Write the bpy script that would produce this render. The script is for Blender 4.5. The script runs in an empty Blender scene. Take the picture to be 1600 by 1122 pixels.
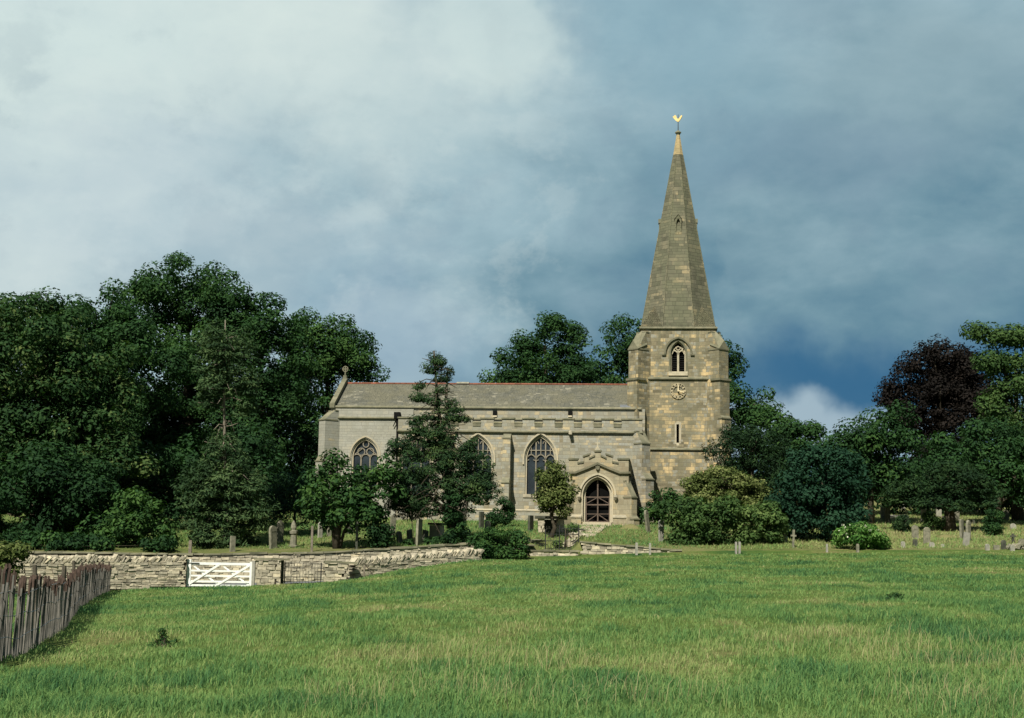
import bpy, math, random, numpy as np
from mathutils import Vector, Matrix, geometry
random.seed(7)
RNG = np.random.default_rng(11)
R = math.radians
scene = bpy.context.scene
col = scene.collection

# ------------------------------------------------------------------ camera
EYE = 1.6
FPX = 2222.2            # focal length in photo pixels (1600 wide)
PITCH = math.atan(289 / FPX)
cam_d = bpy.data.cameras.new('camera')
cam = bpy.data.objects.new('camera', cam_d)
col.objects.link(cam)
cam.location = (0, 0, EYE)
ROLL = R(0.95)           # the camera was held slightly turned
cam.rotation_euler = (Matrix.Rotation(math.pi / 2 + PITCH, 3, 'X') @ Matrix.Rotation(ROLL, 3, 'Z')).to_euler()
cam_d.lens = 50
cam_d.sensor_width = 36
cam_d.clip_start = 0.1
cam_d.clip_end = 12000
scene.camera = cam

CT, ST = math.cos(PITCH), math.sin(PITCH)


def ray(px, py):
    u0 = (px - 800) / FPX
    v0 = (py - 561) / FPX
    u = u0 * math.cos(ROLL) + v0 * math.sin(ROLL)
    v = -(-u0 * math.sin(ROLL) + v0 * math.cos(ROLL))
    dy = CT - v * ST
    return u / dy, (ST + v * CT) / dy       # x and z change per metre of depth


# ------------------------------------------------------------------ sun and sky
FACA = R(-6.0)                         # the church stands turned by this much
sun_az_dir = FACA - math.pi / 2 - R(16)   # direction (plan angle) from the scene towards the sun
SUN_EL = R(48)
sdir = Vector((math.cos(sun_az_dir) * math.cos(SUN_EL), math.sin(sun_az_dir) * math.cos(SUN_EL), math.sin(SUN_EL)))
sun_d = bpy.data.lights.new('sun', 'SUN')
sun_d.energy = 5.0
sun_d.angle = R(0.55)
sun_d.color = (1.0, 0.945, 0.83)
sun = bpy.data.objects.new('sun', sun_d)
col.objects.link(sun)
sun.rotation_euler = sdir.to_track_quat('Z', 'Y').to_euler()

world = bpy.data.worlds.new("World")
scene.world = world
world.use_nodes = True
wt = world.node_tree
wt.nodes.clear()
WN = wt.nodes
WL = wt.links


class G_:
    """tiny helper for node maths"""
    def __init__(s, tree):
        s.t = tree
        s.n = tree.nodes
        s.l = tree.links

    def inp(s, sock, v):
        if v is None:
            return
        if hasattr(v, 'is_linked') or isinstance(v, bpy.types.NodeSocket):
            s.l.new(v, sock)
        else:
            sock.default_value = v

    def math(s, op, a, b=None, c=None, clamp=False):
        n = s.n.new('ShaderNodeMath')
        n.operation = op
        n.use_clamp = clamp
        s.inp(n.inputs[0], a)
        s.inp(n.inputs[1], b)
        if c is not None:
            s.inp(n.inputs[2], c)
        return n.outputs[0]

    def mix(s, f, a, b, mode='MIX'):
        n = s.n.new('ShaderNodeMix')
        n.data_type = 'RGBA'
        n.blend_type = mode
        n.clamp_factor = True
        s.inp(n.inputs[0], f)
        s.inp(n.inputs[6], a)
        s.inp(n.inputs[7], b)
        return n.outputs[2]

    def smooth(s, v, lo, hi, a=0.0, b=1.0):
        n = s.n.new('ShaderNodeMapRange')
        n.interpolation_type = 'SMOOTHSTEP'
        s.inp(n.inputs[0], v)
        s.inp(n.inputs[1], lo)
        s.inp(n.inputs[2], hi)
        s.inp(n.inputs[3], a)
        s.inp(n.inputs[4], b)
        return n.outputs[0]

    def noise(s, vec, scale, detail=4.0, rough=0.5, dist=0.0, out=0):
        n = s.n.new('ShaderNodeTexNoise')
        s.inp(n.inputs['Vector'], vec)
        s.inp(n.inputs['Scale'], scale)
        s.inp(n.inputs['Detail'], detail)
        s.inp(n.inputs['Roughness'], rough)
        s.inp(n.inputs['Distortion'], dist)
        return n.outputs[out]

    def ramp(s, f, stops, interp='LINEAR'):
        n = s.n.new('ShaderNodeValToRGB')
        n.color_ramp.interpolation = interp
        e = n.color_ramp.elements
        while len(e) < len(stops):
            e.new(0.5)
        for q, (p, c) in zip(e, stops):
            q.position = p
            q.color = (*c, 1) if len(c) == 3 else c
        s.inp(n.inputs[0], f)
        return n.outputs[0]

    def comb(s, x, y, z):
        n = s.n.new('ShaderNodeCombineXYZ')
        s.inp(n.inputs[0], x)
        s.inp(n.inputs[1], y)
        s.inp(n.inputs[2], z)
        return n.outputs[0]

    def sep(s, v):
        n = s.n.new('ShaderNodeSeparateXYZ')
        s.inp(n.inputs[0], v)
        return n.outputs

    def vmath(s, op, a, b=None, scale=None):
        n = s.n.new('ShaderNodeVectorMath')
        n.operation = op
        s.inp(n.inputs[0], a)
        if b is not None:
            s.inp(n.inputs[1], b)
        if scale is not None:
            s.inp(n.inputs[3], scale)
        return n.outputs[0]


def build_world():
    g = G_(wt)
    tc = WN.new('ShaderNodeTexCoord')
    d = g.vmath('NORMALIZE', tc.outputs['Generated'])
    x, y, z = g.sep(d)
    az = g.math('ARCTAN2', x, y)                 # radians right of north
    el = g.math('ARCSINE', z)
    p = g.comb(az, el, 0.0)
    # cloud-like displacement of the map, larger masses stay large
    n1 = g.noise(d, 5.0, 5.0, 0.55, 0.0, out=1)
    n2 = g.noise(d, 22.0, 4.0, 0.6, 0.0, out=1)
    w1 = g.vmath('SCALE', g.vmath('SUBTRACT', n1, (0.5, 0.5, 0.5)), scale=0.16)
    w2 = g.vmath('SCALE', g.vmath('SUBTRACT', n2, (0.5, 0.5, 0.5)), scale=0.035)
    q = g.vmath('ADD', g.vmath('ADD', p, w1), w2)
    qx, qy, qz = g.sep(q)

    def blob(cx, cy, rx, ry, soft=0.6):
        ax = g.math('DIVIDE', g.math('SUBTRACT', qx, cx), rx)
        ay = g.math('DIVIDE', g.math('SUBTRACT', qy, cy), ry)
        r = g.math('SQRT', g.math('ADD', g.math('MULTIPLY', ax, ax), g.math('MULTIPLY', ay, ay)))
        return g.smooth(r, 1.0, 1.0 - soft, 0.0, 1.0)

    def A(px, py):
        a_, b_ = ray(px, py)
        return math.atan(a_), math.atan(b_ * math.cos(math.atan(a_)))
    nb = g.noise(g.vmath('MULTIPLY', d, (1.0, 1.0, 1.7)), 7.0, 7.0, 0.55, 0.3)
    nf = g.noise(g.vmath('MULTIPLY', d, (1.0, 1.0, 1.5)), 2.0, 5.0, 0.5, 0.0)
    # general cloud deck: brightness from left (pale) to right (slate), darker lower down
    lr = g.smooth(qx, -0.42, 0.30, 0.0, 1.0)
    ud = g.smooth(qy, 0.46, 0.09, 0.0, 1.0)
    t = g.math('ADD', g.math('MULTIPLY', lr, 0.62), g.math('MULTIPLY', ud, 0.26))
    t = g.math('ADD', t, g.math('MULTIPLY', g.math('SUBTRACT', nb, 0.5), -0.62))
    t = g.math('ADD', t, g.math('MULTIPLY', g.math('SUBTRACT', nf, 0.5), -0.35))
    n3 = g.noise(g.vmath('MULTIPLY', d, (1.0, 1.0, 1.9)), 17.0, 7.0, 0.56, 0.15)
    n4 = g.noise(g.vmath('ADD', g.vmath('MULTIPLY', d, (1.0, 1.0, 2.4)), (3.1, 1.7, 0.4)), 8.0, 5.0, 0.5, 0.3)
    billow = g.math('ABSOLUTE', g.math('SUBTRACT', n4, 0.5))
    t = g.math('ADD', t, g.math('MULTIPLY', g.math('SUBTRACT', n3, 0.5), -0.26))
    t = g.math('ADD', t, g.math('MULTIPLY', g.math('SUBTRACT', billow, 0.09), 0.5))
    t = g.math('ADD', t, 0.03)
    deck = g.ramp(t, [(0.0, (0.60, 0.71, 0.69)), (0.22, (0.49, 0.60, 0.62)), (0.5, (0.32, 0.46, 0.515)),
                      (0.78, (0.16, 0.285, 0.35)), (1.0, (0.06, 0.165, 0.25))])
    c = deck
    # torn, crisper heaps of cloud standing in front of the deck
    n5 = g.noise(g.vmath('ADD', g.vmath('MULTIPLY', d, (1.0, 1.0, 1.5)), (0.7, 2.2, 1.1)), 5.5, 9.0, 0.60, 0.1)
    n6 = g.noise(g.vmath('ADD', g.vmath('MULTIPLY', d, (1.0, 1.0, 1.3)), (4.4, 0.2, 2.1)), 10.0, 9.0, 0.62, 0.1)
    heap = g.smooth(n5, 0.50, 0.62, 0.0, 1.0)
    heap2 = g.smooth(n6, 0.52, 0.60, 0.0, 1.0)
    left = g.smooth(az, 0.22, -0.10, 0.12, 1.0)
    c = g.mix(g.math('MULTIPLY', g.math('MULTIPLY', heap, left), 0.34), c, (0.62, 0.71, 0.70, 1))
    c = g.mix(g.math('MULTIPLY', g.math('MULTIPLY', heap2, left), 0.20), c, (0.66, 0.74, 0.72, 1))
    c = g.mix(g.math('MULTIPLY', g.smooth(n6, 0.5, 0.38, 0.0, 1.0), 0.22), c, (0.17, 0.27, 0.35, 1))
    # bright masses upper left
    for (px, py, rx, ry, st, cc) in [
            (470, 90, 0.17, 0.075, 0.45, (0.68, 0.78, 0.73)),
            (100, 60, 0.13, 0.045, 0.35, (0.62, 0.74, 0.72)),
            (640, 200, 0.18, 0.06, 0.3, (0.60, 0.71, 0.69)),
            (180, 300, 0.16, 0.06, 0.30, (0.50, 0.61, 0.66)),
            (420, 420, 0.20, 0.05, 0.25, (0.40, 0.51, 0.58))]:
        a, e = A(px, py)
        c = g.mix(g.math('MULTIPLY', blob(a, e, rx, ry, 0.8), st), c, (*cc, 1))
    # crisp-edged cumulus head next to the slate gap
    a, e = A(790, 70)
    c = g.mix(g.math('MULTIPLY', blob(a, e, 0.062, 0.055, 0.4), 0.5), c, (0.66, 0.77, 0.73, 1))
    a, e = A(1070, 90)
    c = g.mix(g.math('MULTIPLY', blob(a, e, 0.11, 0.11, 0.8), 0.55), c, (0.22, 0.38, 0.46, 1))
    a, e = A(1440, 130)
    c = g.mix(g.math('MULTIPLY', blob(a, e, 0.16, 0.07, 0.85), 0.45), c, (0.30, 0.42, 0.46, 1))
    a, e = A(1290, 230)
    c = g.mix(g.math('MULTIPLY', blob(a, e, 0.16, 0.035, 0.9), 0.35), c, (0.13, 0.22, 0.31, 1))
    # clear deep-blue gap low on the right, with a white cloud below it
    a, e = A(1380, 560)
    c = g.mix(g.math('MULTIPLY', blob(a, e, 0.27, 0.052, 0.9), 0.92), c, (0.022, 0.115, 0.235, 1))
    a, e = A(600, 560)
    c = g.mix(g.math('MULTIPLY', blob(a, e, 0.15, 0.06, 0.95), 0.4), c, (0.15, 0.27, 0.42, 1))
    a, e = A(1270, 650)
    c = g.mix(g.math('MULTIPLY', blob(a, e, 0.15, 0.034, 0.7), 0.8), c, (0.38, 0.49, 0.56, 1))
    # unseen dark cloud added overhead and behind the viewer to weaken ambient light
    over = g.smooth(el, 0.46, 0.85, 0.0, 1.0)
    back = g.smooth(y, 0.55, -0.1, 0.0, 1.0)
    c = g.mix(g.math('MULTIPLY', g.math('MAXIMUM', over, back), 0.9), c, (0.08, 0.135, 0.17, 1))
    sky = WN.new('ShaderNodeTexSky')
    sky.sky_type = 'NISHITA'
    sky.sun_disc = False
    sky.sun_elevation = SUN_EL
    sky.sun_rotation = math.atan2(sdir.x, sdir.y)
    bg1 = WN.new('ShaderNodeBackground')
    WL.new(sky.outputs[0], bg1.inputs[0])
    bg1.inputs[1].default_value = 0.07
    bg2 = WN.new('ShaderNodeBackground')
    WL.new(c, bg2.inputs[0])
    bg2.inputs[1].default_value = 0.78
    mx = WN.new('ShaderNodeMixShader')
    # cloud cover is near complete; some open sky overhead
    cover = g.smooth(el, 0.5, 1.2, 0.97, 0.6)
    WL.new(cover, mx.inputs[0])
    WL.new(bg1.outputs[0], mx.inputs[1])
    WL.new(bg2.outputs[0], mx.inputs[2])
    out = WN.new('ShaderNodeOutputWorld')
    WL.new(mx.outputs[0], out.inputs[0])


build_world()
world.cycles.sampling_method = 'MANUAL'
world.cycles.sample_map_resolution = 512

scene.view_settings.view_transform = 'Standard'
scene.view_settings.look = 'None'
scene.view_settings.exposure = 0.46
scene.view_settings.gamma = 1.0
scene.render.engine = 'CYCLES'
scene.cycles.max_bounces = 5
scene.cycles.diffuse_bounces = 3
scene.cycles.transparent_max_bounces = 8

# ------------------------------------------------------------------ measuring helpers
def at(px, py, D):
    a, b = ray(px, py)
    return Vector((a * D, D, EYE + b * D))


def pxm(D):
    return FPX / D


# ------------------------------------------------------------------ numpy noise
def _hash(ix, iy, seed):
    h = (ix * 374761393 + iy * 668265263 + seed * 1442695041) & 0xffffffff
    h = ((h ^ (h >> 13)) * 1274126177) & 0xffffffff
    return ((h ^ (h >> 16)) & 0xffff) / 65535.0


def vnoise(x, y, seed=0):
    x = np.asarray(x, float)
    y = np.asarray(y, float)
    ix = np.floor(x).astype(np.int64)
    iy = np.floor(y).astype(np.int64)
    fx = x - ix
    fy = y - iy
    fx = fx * fx * (3 - 2 * fx)
    fy = fy * fy * (3 - 2 * fy)
    a = _hash(ix, iy, seed)
    b = _hash(ix + 1, iy, seed)
    c = _hash(ix, iy + 1, seed)
    d = _hash(ix + 1, iy + 1, seed)
    return (a * (1 - fx) + b * fx) * (1 - fy) + (c * (1 - fx) + d * fx) * fy


def fbm(x, y, seed=0, oct=4, gain=0.5):
    s = 0
    a = 1.0
    t = 0
    for i in range(oct):
        s = s + a * vnoise(np.asarray(x) * 2 ** i, np.asarray(y) * 2 ** i, seed + i * 17)
        t += a
        a *= gain
    return s / t


# ------------------------------------------------------------------ terrain heights
def _k(pairs):
    a = np.array(pairs, float)
    return a[:, 0], a[:, 1]


_W1 = _k([(-60, 62), (-23.4, 65), (-19.6, 67), (-15.8, 69), (-12.4, 69.5), (-9.35, 70), (-7.7, 71), (-5.2, 73), (-2, 75), (1.8, 78.5), (9, 79.5), (60, 79.5)])
_W2 = _k([(-60, 74), (-27, 75), (-17, 76), (-10, 77), (-7, 78), (-2, 79.5), (1.8, 81), (60, 81)])
_E1 = _k([(-60, -.75), (-23, -.72), (-19.6, -.66), (-15.8, -.48), (-12.4, -.42), (-9.35, -.3), (-7.7, -.15), (-5.2, .35), (-2, .76), (1.8, .78), (5, .86), (9, 1.0), (29, 1.20), (60, 1.4)])
_EL = _k([(-60, -.7), (-27, -.6), (-17, -.5), (-10, -.38), (-7, .0), (-2, .86), (1.8, 1.0), (5, 1.03), (9, 1.14), (12, 1.22), (29, 1.29), (60, 1.45)])
_C = _k([(-60, 1.3), (-27, 1.22), (-17, 1.02), (-10, 1.15), (-7, 1.36), (-2, 1.62), (1.4, 1.62), (1.9, 1.2), (3.6, 1.2), (4.1, 1.78), (9, 1.32), (12, 1.26), (29, 1.30), (60, 1.46)])


def W1(x): return np.interp(x, *_W1)
def W2(x): return np.interp(x, *_W2)


TILT = math.tan(ROLL)        # the whole slope also falls gently to the left


def sstep(t):
    t = np.clip(t, 0, 1)
    return t * t * (3 - 2 * t)


def H(x, y):
    x = np.asarray(x, float)
    y = np.asarray(y, float)
    w1 = W1(x)
    w2 = W2(x)
    t = np.clip(y / w1, 0, 1)
    field = np.interp(x, *_E1) * t ** 1.6
    bump = (fbm(x / 3.2, y / 3.2, 3, 3) - 0.5) * 0.16 + (fbm(x / 0.8, y / 0.8, 5, 2) - 0.5) * 0.07
    field = field + bump * np.clip((w1 - y) / 4, 0, 1)
    el = np.interp(x, *_EL)
    e1 = np.interp(x, *_E1)
    tl = np.clip((y - w1) / np.maximum(w2 - w1, .1), 0, 1)
    lane = e1 * (1 - tl) + el * tl
    c = np.interp(x, *_C) + 0.08 * np.clip(y - w2, 0, 70)
    P = 1.5 + 0.078 * (np.minimum(y, 150) - 78) - 0.5 * sstep((x - 14) / 8) + 0.02 * np.clip(y - 150, 0, 400)
    k = sstep((y - w2) / 12)
    yard = c * (1 - k) + P * k + (fbm(x / 2.5, y / 2.5, 9, 3) - 0.5) * 0.14 * np.clip((y - w2) / 2, 0, 1)
    return np.where(y < w1, field, np.where(y <= w2 + 0.05, lane, yard)) + TILT * np.clip(x, -70, 70)


def hz(x, y):
    return float(H(np.array([x]), np.array([y]))[0])


def ground_hit(px, py, dmin=8.0, dmax=220.0):
    a, b = ray(px, py)
    D = np.arange(dmin, dmax, 0.05)
    zz = EYE + b * D
    hh = H(a * D, D)
    i = np.argmax(hh > zz)
    if not (hh > zz).any():
        i = len(D) - 1
    return Vector((a * D[i], D[i], hh[i]))


# ------------------------------------------------------------------ object helpers
def link(o, parent=None):
    col.objects.link(o)
    if parent is not None:
        o.parent = parent
    return o


def tag(o, label=None, cat=None, group=None, kind=None):
    if label:
        o['label'] = label
    if cat:
        o['category'] = cat
    if group:
        o['group'] = group
    if kind:
        o['kind'] = kind
    return o


def empty(name, loc=(0, 0, 0), rz=0.0):
    o = bpy.data.objects.new(name, None)
    o.empty_display_size = 0.3
    col.objects.link(o)
    o.location = loc
    o.rotation_euler = (0, 0, rz)
    return o


class MB:
    """collects polygons of one mesh, with a tint value per face"""
    def __init__(s):
        s.v = []
        s.f = []
        s.t = []
        s.m = []

    def add(s, verts, faces, tint=0.5, mi=0, M=None):
        b = len(s.v)
        for p in verts:
            p = Vector(p)
            s.v.append(tuple(M @ p) if M is not None else tuple(p))
        for f in faces:
            s.f.append([b + i for i in f])
            s.t.append(tint)
            s.m.append(mi)

    def box(s, x0, x1, y0, y1, z0, z1, tint=0.5, mi=0, M=None, jit=0.0):
        v = [(x0, y0, z0), (x1, y0, z0), (x1, y1, z0), (x0, y1, z0), (x0, y0, z1), (x1, y0, z1), (x1, y1, z1), (x0, y1, z1)]
        if jit:
            v = [(a + random.uniform(-jit, jit), b + random.uniform(-jit, jit), c + random.uniform(-jit, jit)) for a, b, c in v]
        s.add(v, [(0, 3, 2, 1), (4, 5, 6, 7), (0, 1, 5, 4), (1, 2, 6, 5), (2, 3, 7, 6), (3, 0, 4, 7)], tint, mi, M)

    def ext(s, poly, v0, v1, tint=0.5, mi=0, M=None):
        """poly in (x, z), extruded along y from v0 to v1"""
        n = len(poly)
        vs = [(a, v0, b) for a, b in poly] + [(a, v1, b) for a, b in poly]
        tri = geometry.tessellate_polygon([[Vector((a, b, 0)) for a, b in poly]])
        fs = [tuple(t) for t in tri] + [tuple(i + n for i in reversed(t)) for t in tri]
        area = sum(poly[i][0] * poly[(i + 1) % n][1] - poly[(i + 1) % n][0] * poly[i][1] for i in range(n))
        for i in range(n):
            j = (i + 1) % n
            fs.append((i, i + n, j + n, j) if area > 0 else (i, j, j + n, i + n))
        s.add(vs, fs, tint, mi, M)

    def wall(s, outer, holes, v, depth, tint=0.5, mi=0, M=None):
        """front face at y = v with holes whose reveals run back by depth"""
        loops = [outer] + holes
        pts = [p for l in loops for p in l]
        tri = geometry.tessellate_polygon([[Vector((a, b, 0)) for a, b in l] for l in loops])
        s.add([(a, v, b) for a, b in pts], [tuple(t) for t in tri], tint, mi, M)
        for l in holes:
            n = len(l)
            vs = [(a, v, b) for a, b in l] + [(a, v + depth, b) for a, b in l]
            s.add(vs, [(i, (i + 1) % n, (i + 1) % n + n, i + n) for i in range(n)], tint, mi, M)

    def strip(s, pts, w, v0, v1, tint=0.5, mi=0, M=None, closed=False):
        """a bar of width w following pts (x, z), between y = v0 and v1"""
        n = len(pts)
        P = [Vector((a, b)) for a, b in pts]
        L, Rr = [], []
        for i in range(n):
            if closed:
                d = P[(i + 1) % n] - P[i - 1]
            else:
                d = P[min(i + 1, n - 1)] - P[max(i - 1, 0)]
            if d.length < 1e-6:
                d = Vector((1, 0))
            d.normalize()
            nn = Vector((-d.y, d.x)) * (w / 2)
            L.append(P[i] + nn)
            Rr.append(P[i] - nn)
        k = n if closed else n - 1
        for i in range(k):
            j = (i + 1) % n
            a, b, c, d = L[i], L[j], Rr[j], Rr[i]
            vs = [(q.x, v0, q.y) for q in (a, b, c, d)] + [(q.x, v1, q.y) for q in (a, b, c, d)]
            s.add(vs, [(0, 1, 2, 3), (7, 6, 5, 4), (0, 4, 5, 1), (2, 6, 7, 3), (0, 3, 7, 4), (1, 5, 6, 2)], tint, mi, M)

    def tube(s, pts, rad, n=7, tint=0.5, mi=0, M=None, cap=True):
        P = [Vector(p) for p in pts]
        if not hasattr(rad, '__len__'):
            rad = [rad] * len(P)
        vs, fs = [], []
        prev = None
        for i, p in enumerate(P):
            d = (P[min(i + 1, len(P) - 1)] - P[max(i - 1, 0)])
            if d.length < 1e-9:
                d = Vector((0, 0, 1))
            d.normalize()
            ref = prev if prev is not None else (Vector((1, 0, 0)) if abs(d.x) < 0.9 else Vector((0, 1, 0)))
            a = (ref - d * ref.dot(d)).normalized()
            prev = a
            b = d.cross(a)
            for k in range(n):
                th = 2 * math.pi * k / n
                vs.append(p + (a * math.cos(th) + b * math.sin(th)) * rad[i])
        for i in range(len(P) - 1):
            for k in range(n):
                k2 = (k + 1) % n
                fs.append((i * n + k, i * n + k2, (i + 1) * n + k2, (i + 1) * n + k))
        if cap:
            fs.append(tuple(range(n - 1, -1, -1)))
            fs.append(tuple((len(P) - 1) * n + k for k in range(n)))
        s.add(vs, fs, tint, mi, M)

    def build(s, name, mats, parent=None, smooth=False, uv=True, loc=None):
        me = bpy.data.meshes.new(name)
        me.from_pydata(s.v, [], s.f)
        if not isinstance(mats, (list, tuple)):
            mats = [mats]
        for m in mats:
            me.materials.append(m)
        if len(mats) > 1:
            me.polygons.foreach_set('material_index', s.m)
        at_ = me.attributes.new('tint', 'FLOAT', 'FACE')
        at_.data.foreach_set('value', np.array(s.t, dtype=np.float32))
        if uv:
            lay = me.uv_layers.new(name='UVMap')
            me.update()
            buf = np.zeros(len(me.loops) * 2, dtype=np.float32)
            vz = me.vertices
            for p in me.polygons:
                n = p.normal
                if abs(n.z) > 0.97:
                    for li in p.loop_indices:
                        c = vz[me.loops[li].vertex_index].co
                        buf[2 * li] = c.x
                        buf[2 * li + 1] = c.y
                else:
                    tx, ty = -n.y, n.x
                    l = math.hypot(tx, ty)
                    tx /= l
                    ty /= l
                    # up vector in the face plane = n x t
                    ux, uy, uz = -n.z * ty, n.z * tx, (n.x * ty - n.y * tx)
                    if uz < 0:
                        ux, uy, uz = -ux, -uy, -uz
                    for li in p.loop_indices:
                        c = vz[me.loops[li].vertex_index].co
                        buf[2 * li] = c.x * tx + c.y * ty
                        buf[2 * li + 1] = c.x * ux + c.y * uy + c.z * uz
            lay.data.foreach_set('uv', buf)
        if smooth:
            me.polygons.foreach_set('use_smooth', [True] * len(me.polygons))
        me.update()
        o = bpy.data.objects.new(name, me)
        if loc is not None:
            o.location = loc
        return link(o, parent)


def np_mesh(name, V, F, mats, tint=None, parent=None, k=4, smooth=False, extra=None):
    """fast mesh from arrays; F (n,k)"""
    me = bpy.data.meshes.new(name)
    nv, nf = len(V), len(F)
    me.vertices.add(nv)
    me.vertices.foreach_set('co', np.ascontiguousarray(V, dtype=np.float32).ravel())
    me.loops.add(nf * k)
    me.loops.foreach_set('vertex_index', np.ascontiguousarray(F, dtype=np.int32).ravel())
    me.polygons.add(nf)
    me.polygons.foreach_set('loop_start', np.arange(0, nf * k, k, dtype=np.int32))
    me.polygons.foreach_set('loop_total', np.full(nf, k, dtype=np.int32))
    if not isinstance(mats, (list, tuple)):
        mats = [mats]
    for m in mats:
        me.materials.append(m)
    if tint is not None:
        a = me.attributes.new('tint', 'FLOAT', 'FACE')
        a.data.foreach_set('value', np.asarray(tint, dtype=np.float32))
    if extra is not None:
        for nm, arr in extra.items():
            a = me.attributes.new(nm, 'FLOAT', 'FACE')
            a.data.foreach_set('value', np.asarray(arr, dtype=np.float32))
    if smooth:
        me.polygons.foreach_set('use_smooth', np.ones(nf, dtype=bool))
    me.update(calc_edges=True)
    o = bpy.data.objects.new(name, me)
    return link(o, parent)


# ------------------------------------------------------------------ materials
def new_mat(name, rough=0.8, spec=0.25):
    m = bpy.data.materials.new(name)
    m.use_nodes = True
    b = m.node_tree.nodes['Principled BSDF']
    b.inputs['Roughness'].default_value = rough
    b.inputs['Specular IOR Level'].default_value = spec
    return m, G_(m.node_tree), b


def coords(g, kind='Object'):
    n = g.n.new('ShaderNodeTexCoord')
    return n.outputs[kind]


def attr(g, name='tint'):
    n = g.n.new('ShaderNodeAttribute')
    n.attribute_name = name
    return n.outputs['Fac']


def bump(g, b, height, strength=0.4, dist=0.02):
    n = g.n.new('ShaderNodeBump')
    n.inputs['Strength'].default_value = strength
    n.inputs['Distance'].default_value = dist
    g.l.new(height, n.inputs['Height'])
    g.l.new(n.outputs[0], b.inputs['Normal'])


def ashlar(name, stops, bw=0.62, bh=0.30, joint=0.018, grime=0.5, jointcol=(0.17, 0.15, 0.11), lichen=(0.14, 0.15, 0.09), bumpy=0.5, streak=True, var=1.0, gain=1.0):
    """coursed squared stone: each block takes its own colour; weathering by noise"""
    m, g, b = new_mat(name, 0.9, 0.15)
    uv = coords(g, 'UV')
    ob = coords(g, 'Object')
    wob = g.vmath('SCALE', g.vmath('SUBTRACT', g.noise(uv, 2.3, 3, 0.5, out=1), (0.5, 0.5, 0.5)), scale=0.05)
    x, y, z = g.sep(g.vmath('ADD', uv, wob))
    # uneven course heights: stretch y slowly
    yy = g.math('ADD', y, g.math('MULTIPLY', g.math('SINE', g.math('MULTIPLY', y, 2.1)), 0.12))
    r = g.math('DIVIDE', yy, bh)
    row = g.math('FLOOR', r)
    wn = g.n.new('ShaderNodeTexWhiteNoise')
    wn.noise_dimensions = '1D'
    g.l.new(row, wn.inputs['W'])
    rr = wn.outputs['Value']
    bwv = g.math('MULTIPLY', g.math('ADD', 0.7, g.math('MULTIPLY', rr, 0.7)), bw)
    cx = g.math('ADD', g.math('DIVIDE', x, bwv), g.math('MULTIPLY', rr, 7.3))
    # irregular widths
    cx = g.math('ADD', cx, g.math('MULTIPLY', g.math('SINE', g.math('MULTIPLY', cx, 2.7)), 0.22))
    coln = g.math('FLOOR', cx)
    w2 = g.n.new('ShaderNodeTexWhiteNoise')
    w2.noise_dimensions = '2D'
    g.l.new(g.comb(coln, row, 0.0), w2.inputs['Vector'])
    cell = w2.outputs['Value']
    fx = g.math('SUBTRACT', cx, coln)
    fy = g.math('SUBTRACT', r, row)
    ex = g.math('MULTIPLY', g.math('MINIMUM', fx, g.math('SUBTRACT', 1.0, fx)), bwv)
    ey = g.math('MULTIPLY', g.math('MINIMUM', fy, g.math('SUBTRACT', 1.0, fy)), bh)
    e = g.math('MINIMUM', ex, ey)
    jm = g.smooth(e, joint * 0.4, joint * 1.3, 1.0, 0.0)
    big = g.noise(ob, 0.55, 4, 0.6)
    fine = g.noise(ob, 14.0, 5, 0.65)
    med = g.noise(ob, 3.0, 5, 0.6)
    cl = g.math('ADD', g.math('MULTIPLY', g.math('SUBTRACT', cell, 0.5), var), 0.5)
    cl = g.math('ADD', cl, g.math('MULTIPLY', g.math('SUBTRACT', g.noise(ob, 0.8, 4, 0.65), 0.5), 2.2 * var))
    cl = g.math('ADD', cl, g.math('MULTIPLY', g.math('SUBTRACT', med, 0.5), 0.4), clamp=True)
    c = g.ramp(cl, stops)
    gf = g.smooth(big, 0.42, 0.60, 0.0, min(1.0, grime * 1.2))
    if streak:
        sx, sy, sz = g.sep(ob)
        st = g.noise(g.comb(g.math('MULTIPLY', sx, 2.6), g.math('MULTIPLY', sy, 2.6), g.math('MULTIPLY', sz, 0.18)), 1.0, 4, 0.6)
        gf = g.math('MAXIMUM', gf, g.smooth(st, 0.50, 0.66, 0.0, min(1.0, grime * 1.3)))
    c = g.mix(gf, c, (*lichen, 1))
    c = g.mix(g.smooth(fine, 0.3, 0.75, 0.22, 0.0), c, (0.12, 0.11, 0.085, 1))
    c = g.mix(1.0, c, (1.08 * gain, 1.065 * gain, 1.02 * gain, 1), 'MULTIPLY')
    t = attr(g)
    c = g.mix(1.0, c, g.ramp(t, [(0.0, (0.45, 0.45, 0.45)), (0.5, (1, 1, 1)), (1.0, (1.5, 1.45, 1.35))]), 'MULTIPLY')
    c = g.mix(g.math('MULTIPLY', jm, 0.7), c, (*jointcol, 1))
    g.l.new(c, b.inputs['Base Color'])
    hgt = g.math('ADD', g.math('MULTIPLY', jm, -0.6), g.math('MULTIPLY', g.math('ADD', fine, cell), 0.35))
    bump(g, b, hgt, bumpy, 0.03)
    return m


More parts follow.
